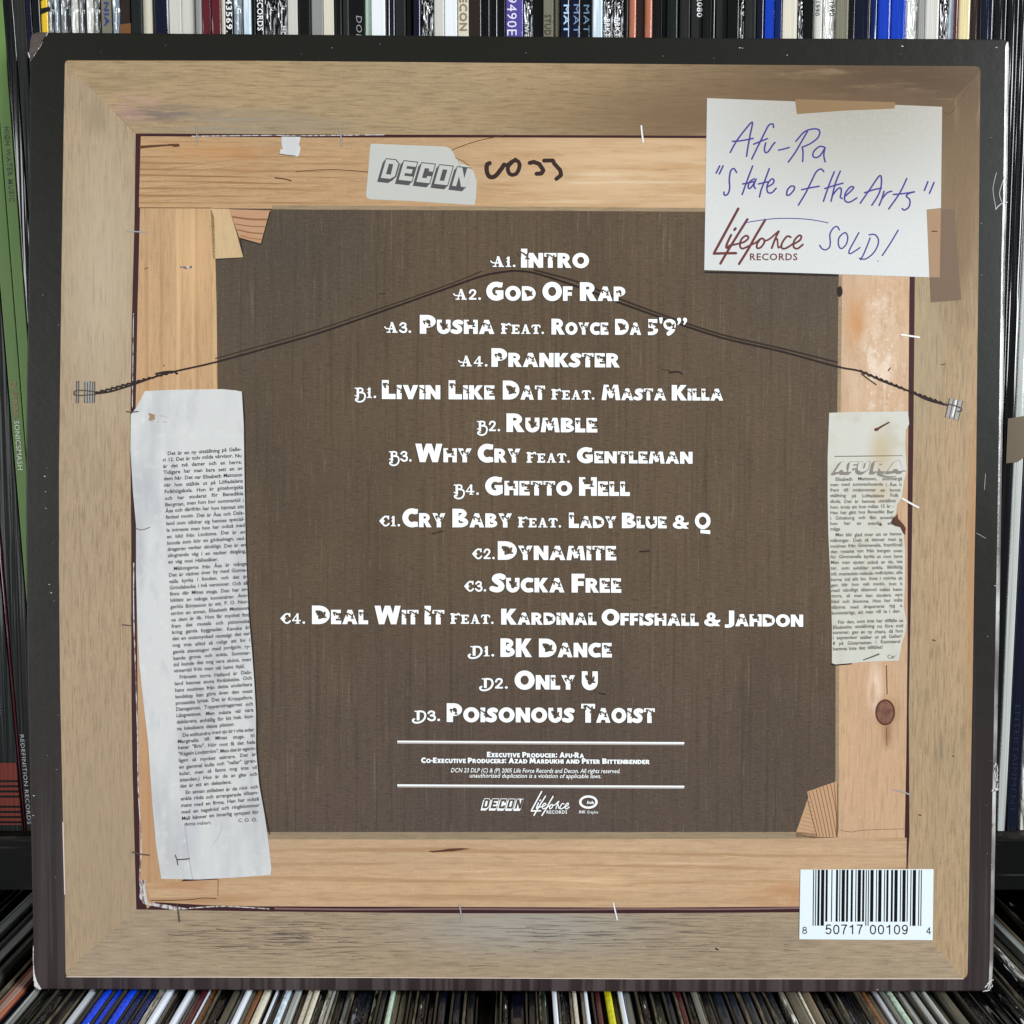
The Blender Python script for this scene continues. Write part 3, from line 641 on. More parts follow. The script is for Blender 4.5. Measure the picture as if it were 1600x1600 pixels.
# ---- the printed picture: back of a framed canvas
TLo, TRo, BRo, BLo = (101, 94), (1532, 103.5), (1512, 1530), (102.5, 1527)
TLi, TRi, BRi, BLi = (212, 208.5), (1431, 216), (1415, 1425), (213, 1421)
top = [(101.5, 99), (103, 95.5), (107, 94.3), (400, 95), (800, 98.5), (1200, 101.5), (1524, 103.5), (1530, 105.5), (1532, 111), TRi, (1100, 212), (800, 211), (500, 210), TLi]
right = [(1532, 111), (1531, 200), (1529, 400), (1527, 550), (1525, 750), (1522, 900), (1520, 1050), (1517, 1200), (1514.5, 1360), (1512, 1520), (1510.5, 1525), (1505, 1530), BRi, (1421, 1300), (1420, 1100), (1424, 900), (1427, 700), (1429, 480), TRi]
bottom = [(1505, 1530), (1000, 1530), (600, 1528), (108, 1527), (103.5, 1524), (102.5, 1518), BLi, (400, 1424), (700, 1427), (1000, 1427), (1250, 1425.5), BRi]
left = [(102.5, 1518), (101, 1395), (97.5, 1240), (94, 1080), (92.3, 900), (92.3, 720), (94, 600), (96.5, 400), (99.5, 200), (101.5, 99), TLi, (210, 350), (206, 500), (204, 640), (203.5, 700), (205, 830), (205, 950), (205.5, 1100), (207, 1200), (210.5, 1330), BLi]
opening = [(209, 206), (800, 209), (1433, 213), (1431, 480), (1429, 800), (1426, 1100), (1423, 1200), (1418, 1428), (800, 1429), (400, 1426), (210, 1423), (205, 1200), (201, 900), (201, 690), (203, 500)]
fo_ = printed('frame_opening', M['gap'], [opening], 1, sl)
for nm, p in (('frame_top', top), ('frame_right', right), ('frame_bottom', bottom), ('frame_left', left)):
    fo = printed('frame_member', M[nm], [p], 2, sl)
    if nm == 'frame_top':
        printed('mitre_line', M['crack'], stroke([(1470, 172), (1480, 178), (1490, 172), (1502, 154), (1514, 136)], .9, True, .4), 3, fo)
        printed('mitre_line', M['grain'], stroke([(103, 96), (110, 95), (400, 95.8)], .9, False), 3, fo)
    if nm == 'frame_left':
        printed('pale_edge_line', M['pinkline'], stroke([(98.3, 1285), (101.3, 1397)], 1.6, False), 3, fo)
        printed('mitre_line', M['grain'], stroke([(182, 176), (196, 192), (211, 207)], .9), 3, fo)
    if nm == 'frame_bottom':
        printed('pale_edge_line', M['pinkline'], stroke([(104, 1526.2), (600, 1527.4), (1000, 1529.4), (1505, 1529.3)], 1.1, False), 3, fo)
        cr = []
        for k in range(110):
            x = random.gauss(430, 125) if k < 66 else random.uniform(700, 1240); y = random.gauss(1466, 20); l = random.uniform(8, 52)
            if x < 240: continue
            cr += stroke([(x, y), (x + l / 2, y + random.uniform(-1.2, 1.6)), (x + l, y + random.uniform(-.6, 1.8))], random.uniform(.3, .8), True, .25)
        printed('wood_crack', M['crack'] if 0 else M['wire_shade'], cr, 3, fo)
        printed('nail_hole', M['wire'], stroke([(1118, 1482), (1122, 1484)], 2.4, False), 3, fo)
    if nm == 'frame_right':
        printed('nail_hole', M['crack'], stroke([(1488, 1181), (1491, 1182)], 1.6, False) + stroke([(1435, 1273), (1439, 1274)], 2, False) + stroke([(1470, 570), (1477, 569)], 1.4, False) + stroke([(1457, 1000), (1461, 1001)], 2, False), 3, fo)
cv_ = printed('canvas', M['canvas'], [[(330, 326), (1318, 326), (1314, 1308), (334, 1308)]], 3, sl)
bl = printed('stretcher_bar', M['bar_left'], [[(219, 322), (331, 322), (338, 480), (340, 640), (341, 1330), (230, 1420), (219, 1380), (216, 1150), (213, 900), (212, 640), (215, 480)]], 4, sl)
printed('bevelled_edge', M['bevelv'], [[(330, 327), (335, 340), (338.5, 480), (340, 640), (334, 640), (332, 480), (327, 327)]], 5, bl)
printed('wood_mark', M['edge_white'], stroke([(283, 417), (292, 418.5), (300, 417)], 3.6), 5, bl)
printed('nail_hole', M['crack'], stroke([(226, 420.5), (231, 418)], 1.3, False) + stroke([(256, 570), (256, 572)], 1.6, False), 5, bl)
br = printed('stretcher_bar', M['bar_right'], [[(1312, 322), (1423, 322), (1420.5, 480), (1418, 800), (1418, 1000), (1416, 1180), (1413.5, 1310), (1305, 1314), (1305.5, 1040), (1308, 640), (1310.5, 440)]], 4, sl)
printed('bevelled_edge', M['bevel'], [[(1311, 430), (1316, 430), (1313.5, 640), (1311, 1040), (1310.5, 1300), (1305, 1300), (1305.5, 1040), (1308, 640)]], 5, br)
kn = printed('wood_knot', M['brown'], [[(1383 + 15.5 * math.cos(a), 1113 + 20.5 * math.sin(a)) for a in [k * math.pi / 14 for k in range(28)]]], 5, br)
printed('knot_heart', mk('knot heart print', lin(128, 92, 76), PR, PS, [('b', at(1384, 1114), rad(9, 13), lin(104, 72, 60), .9), ('n', (1200, 1, 500), (0, 0, 3), 3, .5, .65, lin(90, 60, 50), .6)]), [[(1383 + 12.6 * math.cos(a), 1113 + 17.5 * math.sin(a)) for a in [k * math.pi / 14 for k in range(28)]]], 6, kn)
printed('wood_crack', M['crack'], stroke([(1385, 1136), (1386, 1165)], .8, False) + stroke([(1313, 1297), (1330, 1300), (1350, 1297), (1412, 1295)], .7) + stroke([(1385, 1040), (1386, 1085)], 1.6, True, .5), 5, br)
printed('wood_knot', M['wire'], [[(1312 + 4.6 * math.cos(k * .45), 455.5 + 8.5 * math.sin(k * .45) + .8 * math.sin(k * 2.1)) for k in range(14)]], 6, br)
printed('nail_hole', M['brown'], stroke([(1388, 579), (1391, 575)], 2.2, False), 5, br)
printed('wood_stain', M['brown'], [[(1402, 802), (1403, 810), (1412, 820), (1415, 825), (1414, 836), (1410, 832), (1407, 824), (1398, 822), (1391, 817), (1395, 810), (1399, 808)]], 12, br)
bb = printed('stretcher_bar', M['bar_bottom'], [[(340, 1311), (800, 1311.5), (1250, 1310), (1308, 1308.5), (1416.5, 1309), (1416, 1360), (1414, 1417), (1250, 1416.5), (1000, 1418), (700, 1417), (400, 1416), (330, 1414.5), (236, 1409), (228, 1380), (340, 1374)]], 5, sl)
printed('bevelled_edge', M['bevel'], [[(340, 1300), (800, 1300), (1250, 1300), (1277, 1302), (1277, 1308), (1250, 1310.3), (800, 1311.8), (340, 1311.3)]], 6, bb)
printed('wood_crack', M['crack'], stroke([(341, 1374), (340.5, 1400)], 1.0, False) + stroke([(236, 1407), (290, 1406), (318, 1403), (338, 1404)], 1.3), 6, bb)
printed('wood_split', M['brown'], [[(668, 1330), (690, 1328), (700, 1326), (720, 1325), (737, 1326), (722, 1328), (708, 1330), (692, 1331), (676, 1332)]], 6, bb)
printed('light_grain', M['wedge_pale'], stroke([(1130, 1337), (1180, 1341), (1217, 1344)], 1.4, True, .6) + stroke([(1010, 1369), (1060, 1366)], 1.1), 6, bb)
bt = printed('stretcher_bar', M['bar_top'], [[(220, 213), (500, 215), (800, 215), (1110, 216), (1425, 219), (1424, 331), (1100, 330), (800, 328), (480, 326.5), (330, 325.5), (217, 325)]], 5, sl)
printed('bevelled_edge', M['bevel'], [[(425, 320.5), (800, 323), (1110, 325), (1425, 327), (1424, 332), (1110, 331), (800, 329), (480, 327.5), (425, 327)]], 6, bt)
printed('wood_crack', M['crack'], stroke([(219, 230), (245, 228), (266, 227), (280, 228)], 4.5, True, 1.5) + [[(262, 225), (280, 224.5), (281, 229), (272, 230)]] + stroke([(462, 268), (520, 265), (575, 269)], 1.2) + stroke([(217, 324.6), (300, 325), (330, 325)], 1.2)
        + stroke([(698, 238), (740, 222), (790, 211)], 1.2) + stroke([(690, 241), (700, 238)], .8), 6, bt)
printed('tack', M['brown'], stroke([(430, 278), (443, 279.5), (455, 282.5)], 2), 7, bt)
gp = []
for (y0, y1, w) in ((262, 250, .9), (272, 262, .7), (281, 272, .7), (290, 283, .8), (298, 291, .7), (305, 299, .7), (312, 309, .6)):
    gp += stroke([(219, y0 + 4), (290, y0 - 1), (330, y0 - 8 + (y0 > 275) * 4), (400, y1 - 3), (470, y1 - 6), (560, y1 - 4)], w * .75, True, w * .3)
printed('grain_line', M['grain'], gp, 6, bt)
pe = stroke([(208.6, 490), (207.8, 560), (206.8, 636)], 1.2) + stroke([(209, 880), (209, 960), (212, 1050), (215, 1150), (216, 1230), (221, 1320), (218, 1370), (222, 1398)], 1.7)
pe += [[(220, 1376), (227, 1374), (229, 1400), (231, 1410), (262, 1414), (296, 1420), (272, 1422), (232, 1414), (224, 1412), (218, 1402)]] + stroke([(296, 1419), (350, 1416), (420, 1420)], 1.6) + stroke([(300, 213), (420, 211.5), (480, 212), (600, 210.6)], 1.4)
printed('canvas_edge', M['mauve'], stroke([(430, 1419.5), (560, 1421), (700, 1420), (880, 1421), (1000, 1420), (1120, 1420.6), (1250, 1418.6)], 2.6), 5, fo_)
printed('canvas_edge', M['edge_white'], pe, 6, fo_)
# corner wedges
w1 = w1_ = printed('corner_wedge', M['wedge_pink'], [[(358, 327), (423, 329), (409, 381), (374, 371)]], 4, sl)
printed('wedge_shadow', M['shade'], stroke([(422, 331), (408, 382), (375, 373), (380, 402), (333, 406)], 1.8, False), 4.5, cv_)
printed('corner_wedge', M['wedge_pale'], [[(329, 326), (358, 326.5), (369, 362), (380, 402), (333, 404.5)]], 5, sl)
w3_ = printed('corner_wedge', M['wedge_fine'], [[(1265, 1240), (1243, 1303), (1244, 1308), (1278, 1308.5)]], 6, sl)
w2_ = printed('corner_wedge', M['wedge_fine'], [[(1261, 1237), (1306, 1221), (1308, 1223), (1308, 1308), (1277, 1308)]], 7, sl)
printed('wedge_shadow', M['crack'], stroke([(1262, 1250), (1268, 1275), (1277, 1308)], .9, False) + stroke([(1308.3, 1224), (1308.3, 1308)], .8, False), 8, cv_)
for x0, y0, x1, y1, w in ((364, 339, 417, 343, 3.0), (368, 350, 415, 354, 1.6), (371, 359, 411.5, 365, 2.0), (376, 368, 409.5, 374, 1.3)):
    printed('wedge_grain', M['knotty'], stroke([(x0, y0), ((x0 + x1) / 2, (y0 + y1) / 2 + 1.5), (x1, y1)], w), 5, w1_)
for k in range(8):
    xa = 1264 + k * 5.6; ya = 1238 - k * 2.2; xb = xa + 17 - k * .4
    q = [(xa, ya), (min(xa + 9, 1307), 1272), (min(xb, 1307), 1307)]
    printed('wedge_grain', M['knotty'], stroke(q, 1.3), 8, w2_)
for k in range(9): printed('wedge_grain', M['grain'], stroke([(1263 - k * 2.0, 1252 + k * 6), (1266 + k * 1.2, 1255 + k * 6.4)], .7), 7, w3_)
# staples and nails round the opening
for pts, k, w in (([(306, 196), (308, 207), (307, 228)], 'steel', 1.6), ([(531, 201), (533, 215), (534, 229)], 'steel', 1.8), ([(1002, 197), (1003, 208), (1005, 222)], 'steel_bright', 2.6), ([(1408, 523), (1422, 525), (1436, 527)], 'steel_bright', 2.8),
                  ([(1410, 779), (1422, 786), (1435, 793)], 'steel_bright', 2.8), ([(1396, 1234), (1410, 1237), (1423, 1242)], 'steel', 2.2), ([(718, 1413), (720, 1425), (721, 1438)], 'steel', 2.2), ([(958.5, 1411), (961, 1422), (964.5, 1437)], 'steel_bright', 2.2),
                  ([(277, 1412), (278.5, 1424), (280.5, 1440)], 'steel_dark', 2), ([(207, 1331), (218, 1334), (233, 1336)], 'steel_dark', 2), ([(191, 976), (200, 977), (206, 978)], 'steel_dark', 1.6), ([(198, 643), (206, 644), (216, 643)], 'steel_dark', 1.8),
                  ([(200, 361), (212, 362), (229, 363)], 'steel', 2), ([(211, 825), (222, 828), (234, 824)], 'steel_dark', 1.2)):
    printed('staple', M[k], stroke(pts, w), 14, sl)
# hanging wire with its two fixings
wl = [(150, 615), (172, 612), (205, 602), (245, 588), (275, 580), (337, 566), (420, 543), (500, 520), (600, 485.5), (700, 450), (755, 431), (790, 424.5), (810, 423.5), (840, 428), (905, 449), (965, 472), (1075, 511), (1140, 531), (1220, 549), (1308, 573), (1344, 580), (1380, 596), (1420, 611), (1450, 625), (1480, 633)]
hw = printed('hanging_wire', M['wire'], stroke(wl, 2.9), 10, sl)
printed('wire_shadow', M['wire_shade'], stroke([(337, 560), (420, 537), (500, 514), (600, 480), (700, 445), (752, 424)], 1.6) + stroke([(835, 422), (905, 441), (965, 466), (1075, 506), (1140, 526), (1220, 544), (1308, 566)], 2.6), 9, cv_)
for a, b in (((150, 614), (245, 588)), ((245, 588), (277, 579)), ((1344, 580), (1420, 611)), ((1420, 611), (1480, 633))):
    tw = []
    L_ = math.hypot(b[0] - a[0], b[1] - a[1]); k = int(L_ / 3)
    ux, uy = (b[0] - a[0]) / L_, (b[1] - a[1]) / L_
    for j in range(int(L_ / 8.5)):                # the strand shows as slanted beads
        q = 4 + j * 8.5; cx, cy = a[0] + ux * q, a[1] + uy * q; sg = 1.5 if j % 2 else 1.2
        tw += stroke([(cx - ux * 3.6 + uy * sg, cy - uy * 3.6 - ux * sg), (cx, cy), (cx + ux * 3.6 - uy * sg, cy + uy * 3.6 + ux * sg)], 2.9)
    tw += stroke([a, b], 1.7, False)
    printed('twisted_end', M['wire'], tw, 12, hw)
printed('twisted_end', M['wire'], stroke([(244, 584), (260, 581), (272, 581), (277, 584)], 3), 13, hw)
printed('twisted_end', M['wire'], stroke([(1346, 584), (1356, 592), (1369, 601)], 1.6), 13, hw)
fx = printed('wire_fixing', M['steel'], [[(131, 595), (149, 599), (147, 631), (131, 627)], [(119, 599), (124, 597), (123, 630), (119, 628)]], 9, sl)
printed('fixing_stripe', M['steel_dark'], sum([stroke([(x, 596 + (x % 3)), (x - .6, 629)], 1.5, False) for x in (120, 123, 133, 137, 141, 145, 148)], []) + stroke([(147, 612), (130, 610), (118, 611), (116, 615), (120, 618), (140, 617), (150, 616)], 2), 11, fx)
fx = printed('wire_fixing', M['steel'], [[(1484, 622), (1505, 627), (1497, 657), (1476, 651)]], 9, sl)
printed('fixing_stripe', M['steel_dark'], sum([stroke([(x, 622 + (x - 1484) * .25), (x - 7, 652 + (x - 1484) * .25)], 1.1, False) for x in (1484, 1490, 1497, 1504)], []) + stroke([(1476, 631), (1484, 632), (1500, 637), (1502, 642), (1496, 643)], 2.2), 13, fx)
printed('fixing_glint', M['steel_bright'], stroke([(1494, 626), (1488, 650)], 2.4, False), 12, fx)
# marks on the canvas
cm = stroke([(1033, 577), (1044, 579), (1050, 581)], 1.0) + stroke([(1046, 582), (1060, 581), (1066, 585)], 3.4, True, 2) + stroke([(1000, 862), (1014, 861)], 2.6) + stroke([(936, 1083), (946, 1085)], 2.4) + stroke([(594, 459), (602, 459)], 1.6) + stroke([(676, 834), (692, 830)], 2)
printed('canvas_mark', M['wire_shade'], cm, 6, cv_)

# ---- track titles: a heavy display face drawn for this print
T = .31
def bowl(cx, cy, rx, ry, t, a0=-90, a1=90): return arc(cx, cy, rx, ry, t, t * .92, a0, a1, 10)
G = {
 'A': (.98, [[(0, 0), (.35, 1), (.64, 1), (.31, 0)], [(.98, 0), (.67, 0), (.34, 1), (.63, 1)], [(.2, .20), (.78, .20), (.66, .52), (.32, .52)]]),
 'B': (.80, [rect(0, 0, T, 1)] + bowl(.36, .735, .36, .265, .235) + bowl(.38, .275, .42, .275, .24) + [rect(.2, .78, .37, 1), rect(.2, .40, .39, .60), rect(.2, 0, .39, .25)]),
 'C': (.82, arc(.51, .5, .51, .515, .31, .29, 52, 308, 16) + [[(.82, .965), (.70, .985), (.62, .72), (.70, .70), (.80, .72)], [(.82, .035), (.70, .015), (.62, .28), (.70, .30), (.80, .28)]]),
 'D': (.90, [rect(0, 0, T, 1)] + bowl(.36, .5, .54, .5, .29) + [rect(.2, .73, .37, 1), rect(.2, 0, .37, .27)]),
 'E': (.66, [rect(0, 0, T, 1), rect(0, .76, .64, 1), rect(0, .39, .60, .61), rect(0, 0, .66, .25)]), 'F': (.64, [rect(0, 0, T, 1), rect(0, .76, .64, 1), rect(0, .36, .60, .60)]),
 'G': (.90, arc(.51, .5, .51, .515, .30, .28, 48, 312, 16) + [rect(.55, .1, .87, .48), rect(.47, .38, .87, .55), [(.84, .96), (.74, .985), (.62, .72), (.80, .70)]]),
 'H': (.88, [rect(0, 0, T, 1), rect(.59, 0, .88, 1), rect(.2, .37, .7, .62)]), 'I': (.30, [rect(0, 0, .30, 1)]), 'J': (.48, [rect(.18, .15, .48, 1)] + arc(.10, .16, .38, .26, .3, .2, 270, 360, 6) + [rect(-.05, -.10, .13, .11)]),
 'K': (.88, [rect(0, 0, T, 1), [(.22, .50), (.52, 1), (.87, 1), (.50, .50)], [(.24, .55), (.52, .56), (.90, 0), (.54, 0)]]), 'L': (.62, [rect(0, 0, T, 1), rect(0, 0, .62, .27)]),
 'M': (1.16, [[(0, 0), (.14, 1), (.42, 1), (.29, 0)], [(1.16, 0), (1.02, 1), (.74, 1), (.87, 0)], [(.2, 1), (.42, 1), (.70, .2), (.48, .12)], [(.96, 1), (.74, 1), (.46, .2), (.68, .12)]]),
 'N': (.90, [rect(0, 0, T, 1), rect(.61, 0, .90, 1), [(0, 1), (.30, 1), (.90, 0), (.60, 0)]]), 'O': (1.02, arc(.51, .5, .51, .52, .30, .27, 0, 360, 14)), 'P': (.76, [rect(0, 0, T, 1)] + bowl(.36, .66, .40, .34, .26) + [rect(.2, .76, .37, 1), rect(.2, .32, .37, .56)]),
 'Q': (1.02, arc(.51, .5, .51, .52, .26, .24, 0, 360, 14) + [[(.36, -.06), (1.0, -.10), (1.0, -.34), (.36, -.28)]]),
 'R': (.84, [rect(0, 0, T, 1)] + bowl(.37, .69, .37, .31, .25) + [rect(.2, .77, .38, 1), rect(.2, .38, .38, .61), [(.28, .46), (.58, .46), (.86, 0), (.52, 0)]]),
 'S': (.70, stroke([(.60, .80), (.46, .86), (.26, .82), (.19, .70), (.30, .58), (.46, .46), (.53, .32), (.46, .18), (.28, .13), (.06, .19)], .29)), 'T': (.74, [rect(0, .75, .74, 1), rect(.22, 0, .52, 1)]),
 'U': (.86, [rect(0, .4, T, 1), rect(.57, .4, .86, 1)] + arc(.43, .42, .43, .44, T, .28, 180, 360, 12)), 'V': (.94, [[(0, 1), (.32, 1), (.62, 0), (.34, 0)], [(.94, 1), (.62, 1), (.32, 0), (.60, 0)]]),
 'W': (1.34, [[(0, 1), (.31, 1), (.50, 0), (.22, 0)], [(.22, 0), (.50, 0), (.80, 1), (.53, 1)], [(.54, 1), (.81, 1), (1.12, 0), (.84, 0)], [(.84, 0), (1.12, 0), (1.34, 1), (1.04, 1)]]),
 'X': (.88, [[(0, 1), (.34, 1), (.88, 0), (.54, 0)], [(.88, 1), (.54, 1), (0, 0), (.34, 0)]]), 'Y': (.90, [[(0, 1), (.33, 1), (.60, .36), (.30, .36)], [(.90, 1), (.58, 1), (.30, .36), (.60, .36)], rect(.30, 0, .60, .44)]), 'Z': (.72, [rect(0, .76, .72, 1), rect(0, 0, .72, .24), [(.38, .8), (.72, .8), (.34, .2), (0, .2)]]),
 '&': (.98, arc(.42, .74, .27, .28, .2, .18, 0, 360, 10) + arc(.40, .28, .40, .30, .24, .2, 0, 360, 10) + [[(.22, .66), (.48, .62), (.98, .0), (.68, .0)], [(.66, .42), (.98, .50), (.98, .36), (.74, .16)]]),
 '5': (.64, [rect(.08, .76, .60, 1), rect(.08, .45, .32, 1)] + arc(.26, .31, .38, .32, .26, .2, -95, 95, 10) + [rect(.06, -.01, .28, .2), rect(.1, .45, .3, .62)]), '9': (.72, arc(.36, .66, .36, .35, .24, .2, 0, 360, 12) + stroke([(.58, .6), (.52, .3), (.30, .08)], .26)),
 "'": (.20, [[(0, 1.1), (.22, 1.1), (.17, .72), (.06, .72)]]), '"': (.62, stroke([(.12, .98), (.16, .88), (.06, .66)], .24, True, .05) + stroke([(.46, .98), (.50, .88), (.40, .66)], .24, True, .05)),
 ':': (.24, stroke([(.12, .16), (.12, .17)], .27, False) + stroke([(.12, .66), (.12, .67)], .27, False)), '-': (.28, stroke([(.13, .42), (.16, .42)], .28, False)), '.': (.22, stroke([(.1, .1), (.11, .1)], .2, False)), ' ': (.30, [])}
BITE = [rect(-.20, .08, -.02, .17), rect(-.15, -.07, -.07, .12), rect(-.20, .03, -.15, .10), rect(-.02, .03, .06, .12)] + stroke([(.05, .06), (.13, -.02), (.19, .08)], .075) + stroke([(.19, .08), (.15, -.16)], .08) + [rect(.08, -.20, .26, -.12)]
BP = {'A': (.45, .60), 'D': (.42, .55), 'E': (.36, .66), 'H': (.42, .70), 'I': (.10, .66), 'L': (.28, .66), 'M': (.54, .66), 'P': (.32, .56), 'T': (.36, .74), 'U': (.42, .6), 'Y': (.44, .64), '9': (.38, .6), '5': (.34, .62)}
def display(body, x0, x1, y0, y1, big, small, bites=True):
    x = 0.0; pos = []
    for ch in body:
        h = big if (ch.isupper() or not ch.isalpha()) else small
        w, pl = G[ch.upper()]
        pos.append((x, ch, h)); x += w * h + (.07 * small if ch != ' ' else 0)
    tot = x - .07 * small
    out, bt_ = [], []
    for xx, ch, h in pos:
        w, pl = G[ch.upper()]
        def f(a, b, xx=xx, h=h):
            t = (xx + a * h) / tot
            return (x0 + (x1 - x0) * t, y0 + (y1 - y0) * t - b * h)
        out += xf(pl, f)
        if bites and ch.upper() in BP and not (ch.isupper() and ch.upper() in 'HAM' and len(body) > 9 and ch != body[0]):
            c = BP[ch.upper()]
            bt_ += xf([[(c[0] + p[0] * (.85 if ch in 'Pp' else 1.2), c[1] + p[1] * (.85 if ch in 'Pp' else 1.15)) for p in q] for q in BITE], f)
    return out, bt_
# ---- papers
pc = printed('newspaper_clipping', M['paper'], [[(204.7, 648), (213, 637), (221, 622), (226.5, 611), (273.7, 609), (347, 608), (368, 610), (378, 612), (381, 664), (382, 742), (384, 847), (386, 897), (387, 927), (389, 964), (394, 1021), (397.5, 1067.5), (400, 1114), (400, 1170), (405, 1225.6), (413.4, 1272.5),
    (420, 1319), (424.3, 1357), (422.8, 1367), (367.5, 1371), (311, 1374), (252, 1373), (243.8, 1319), (238, 1254), (231.6, 1161), (225, 1105), (218, 1039), (214.7, 974), (212.8, 899), (212.8, 821), (208, 769), (204, 703)]], 11, sl)
pc['label'] = 'tall white clipping hanging down the left bar'
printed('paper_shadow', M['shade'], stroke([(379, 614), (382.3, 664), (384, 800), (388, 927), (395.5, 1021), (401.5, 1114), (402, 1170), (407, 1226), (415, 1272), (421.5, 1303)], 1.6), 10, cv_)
L1 = """  Det är en ny utställning på Galle-|ri 12. Det är tolv milda vårvisor. Nu|är det två damer och en herre.|Tidigare har man bara sett en av|dem här. Det var Elisabeth Mattsson|när hon ställde ut på Löftadalens|Folkhögskola. Hon är göteborgska|och har studerat för Benedikta|Bergman, men hon bor sommartid i|Åsa och därifrån har hon hämtat sitt|fantasi motiv. Det är Åsa och Dala-|land som tilldrar sig hennes special-|la intresse men hon har också med|en bild från Lindome. Det är en|bonde som kör en gödselvagn, ved-|dragaren verkar skickligt. Det är en|slingrande väg i en vacker dalgång,|en väg mot Hällesåker.|  Målningarna från Åsa är många|Det är vädret över by med Gunna-|valla kyrka i fonden, och det är|Grindabacka i två versioner. Och så|finns där Minas stuga. Den har av-|bildats av många konstnärer. Ann-|gerlös Börjesson är ett. P. O. Nor-|ström en annan, Elisabeth Mattsson|ve dem är lik. Hon får mycket fint|fram det musala och pittoreska|kring gamla byggnader. Kanske är|det en outsmyckad nostalgi: det var|nog inte alltid så roligt att bo i|gamla stenstugor med jordgolv, ry-|kande grova och enkla. Sommar-|tid kunde det nog vara skönt, men|vintertid frös man väl halvt ihjäl.|  Frånsett torra Halland är Dals-|land hennes stora förälskelse. Och|hans motiven från detta underbara|landskap kan göra även den mest|prosaiska lyrisk. Det är Kroppsfors,|Dansgarnet, Toppersdragarnet och|Långvattnet. Men måste väl vara|deklarera, enhällig för kit hek. kun-|na lokalisera dessa platser.|  De etthundra med sju är i vita eder|Marginalia till Minas stuga. Vi|heter "Bris". Hör mot få det hela|"Kägeln Lindström". Men det är egent-|ligen så mycket sakrare. Det är|en gammal kulle och "vallar" (gran-|kular, men så fanns nog inte vil|istanden.) Hos är de av glas och|det är ett en dekadens.|  En annan stilleben är de röd- och|enkla röda och arrangerade tillsam-|mans med en firma. Han har också|med en tegelröd och ringblommor|Mali känner en innerlig sympati för"""
def column(lines, y0, y1, left, right, slope, cap):
    out = []
    n_ = len(lines); kk = cap / CAPH
    for i, ln in enumerate(lines):
        t = i / (n_ - 1); y = y0 + (y1 - y0) * t
        ind = 8 if ln.startswith('  ') else 0
        words = ln.split(); tx = [text(w_, .022) for w_ in words]
        xl, xr = left(y) + ind, right(y); free = xr - xl - sum(q[2] for q in tx) * kk
        last = (i + 1 < n_ and lines[i + 1].startswith('  ')) or i == n_ - 1
        sq = 1.0
        gap = free / max(1, len(words) - 1)
        if gap < 1.2: sq = (xr - xl - 1.2 * (len(words) - 1)) / (sum(q[2] for q in tx) * kk); gap = 1.2
        if last: gap = min(gap, 3.5)
        x = xl
        for V_, F_, w_ in tx:
            out.append(([(x + a * kk * sq, y + slope(t) * (x + a * kk * sq - xl) - b * kk + .4 * math.sin(x * .05 + i)) for a, b in V_], F_))
            x += w_ * kk * sq + gap
    return out
printed('clipping_text', M['typeink'], column(L1.split('|'), 711, 1281, lambda y: 253.5 + (y - 705) * .053, lambda y: 377 + (y - 705) * .046 + (max(0, y - 1150) * .02), lambda t: -.055 - .03 * t, 5.6)
        + [text_px('detta måleri.', 288, 331, 1290, 1287.5, 5.4, .012), text_px('C. O. O.', 372, 402, 1284.5, 1283, 5.4, .02)], 12, pc, False)
printed('paper_crease', M['crease'], stroke([(289, 1290), (294, 1330), (301, 1373)], 1.1) + stroke([(333, 1320), (345, 1300), (347, 1285)], .6), 13, pc)
printed('paper_tear', M['tape_pale'], [[(232, 645), (242, 648), (242, 656), (232, 657), (234, 651)]], 13, pc)
printed('paper_crease', M['edge_white'], stroke([(243, 648), (262, 652)], .8, False) + stroke([(234, 657.5), (248, 659), (262, 659.5)], .9), 14, pc)
printed('staple', M['steel_dark'], stroke([(277, 1343), (287, 1342.5), (296, 1341.5)], 2, False) + stroke([(274, 1336), (276.5, 1343), (278, 1351)], 1.6), 14, pc)
pr = printed('newspaper_clipping', M['paper_old'], [[(1295.4, 645), (1339, 643.6), (1418.7, 643), (1420.4, 663), (1415.5, 671), (1414.4, 692.5), (1416.5, 735), (1412, 754), (1409, 777.5), (1401.7, 788), (1399.6, 803), (1393, 812), (1397, 821), (1405, 822.5), (1412, 835), (1414, 861), (1414, 907.5), (1412, 950), (1416.6, 971), (1414, 990), (1409, 1005), (1404.4, 1032),
    (1352, 1034), (1330, 1036), (1305, 1038), (1299.7, 1036), (1299.7, 982), (1297.6, 907.5), (1294, 833), (1293, 780), (1293, 714)]], 11, sl)
pr['label'] = 'yellowed torn clipping on the right bar'
printed('paper_shadow', M['shade'], stroke([(1299, 1037.5), (1306, 1039), (1330, 1037)], 2), 10, cv_)
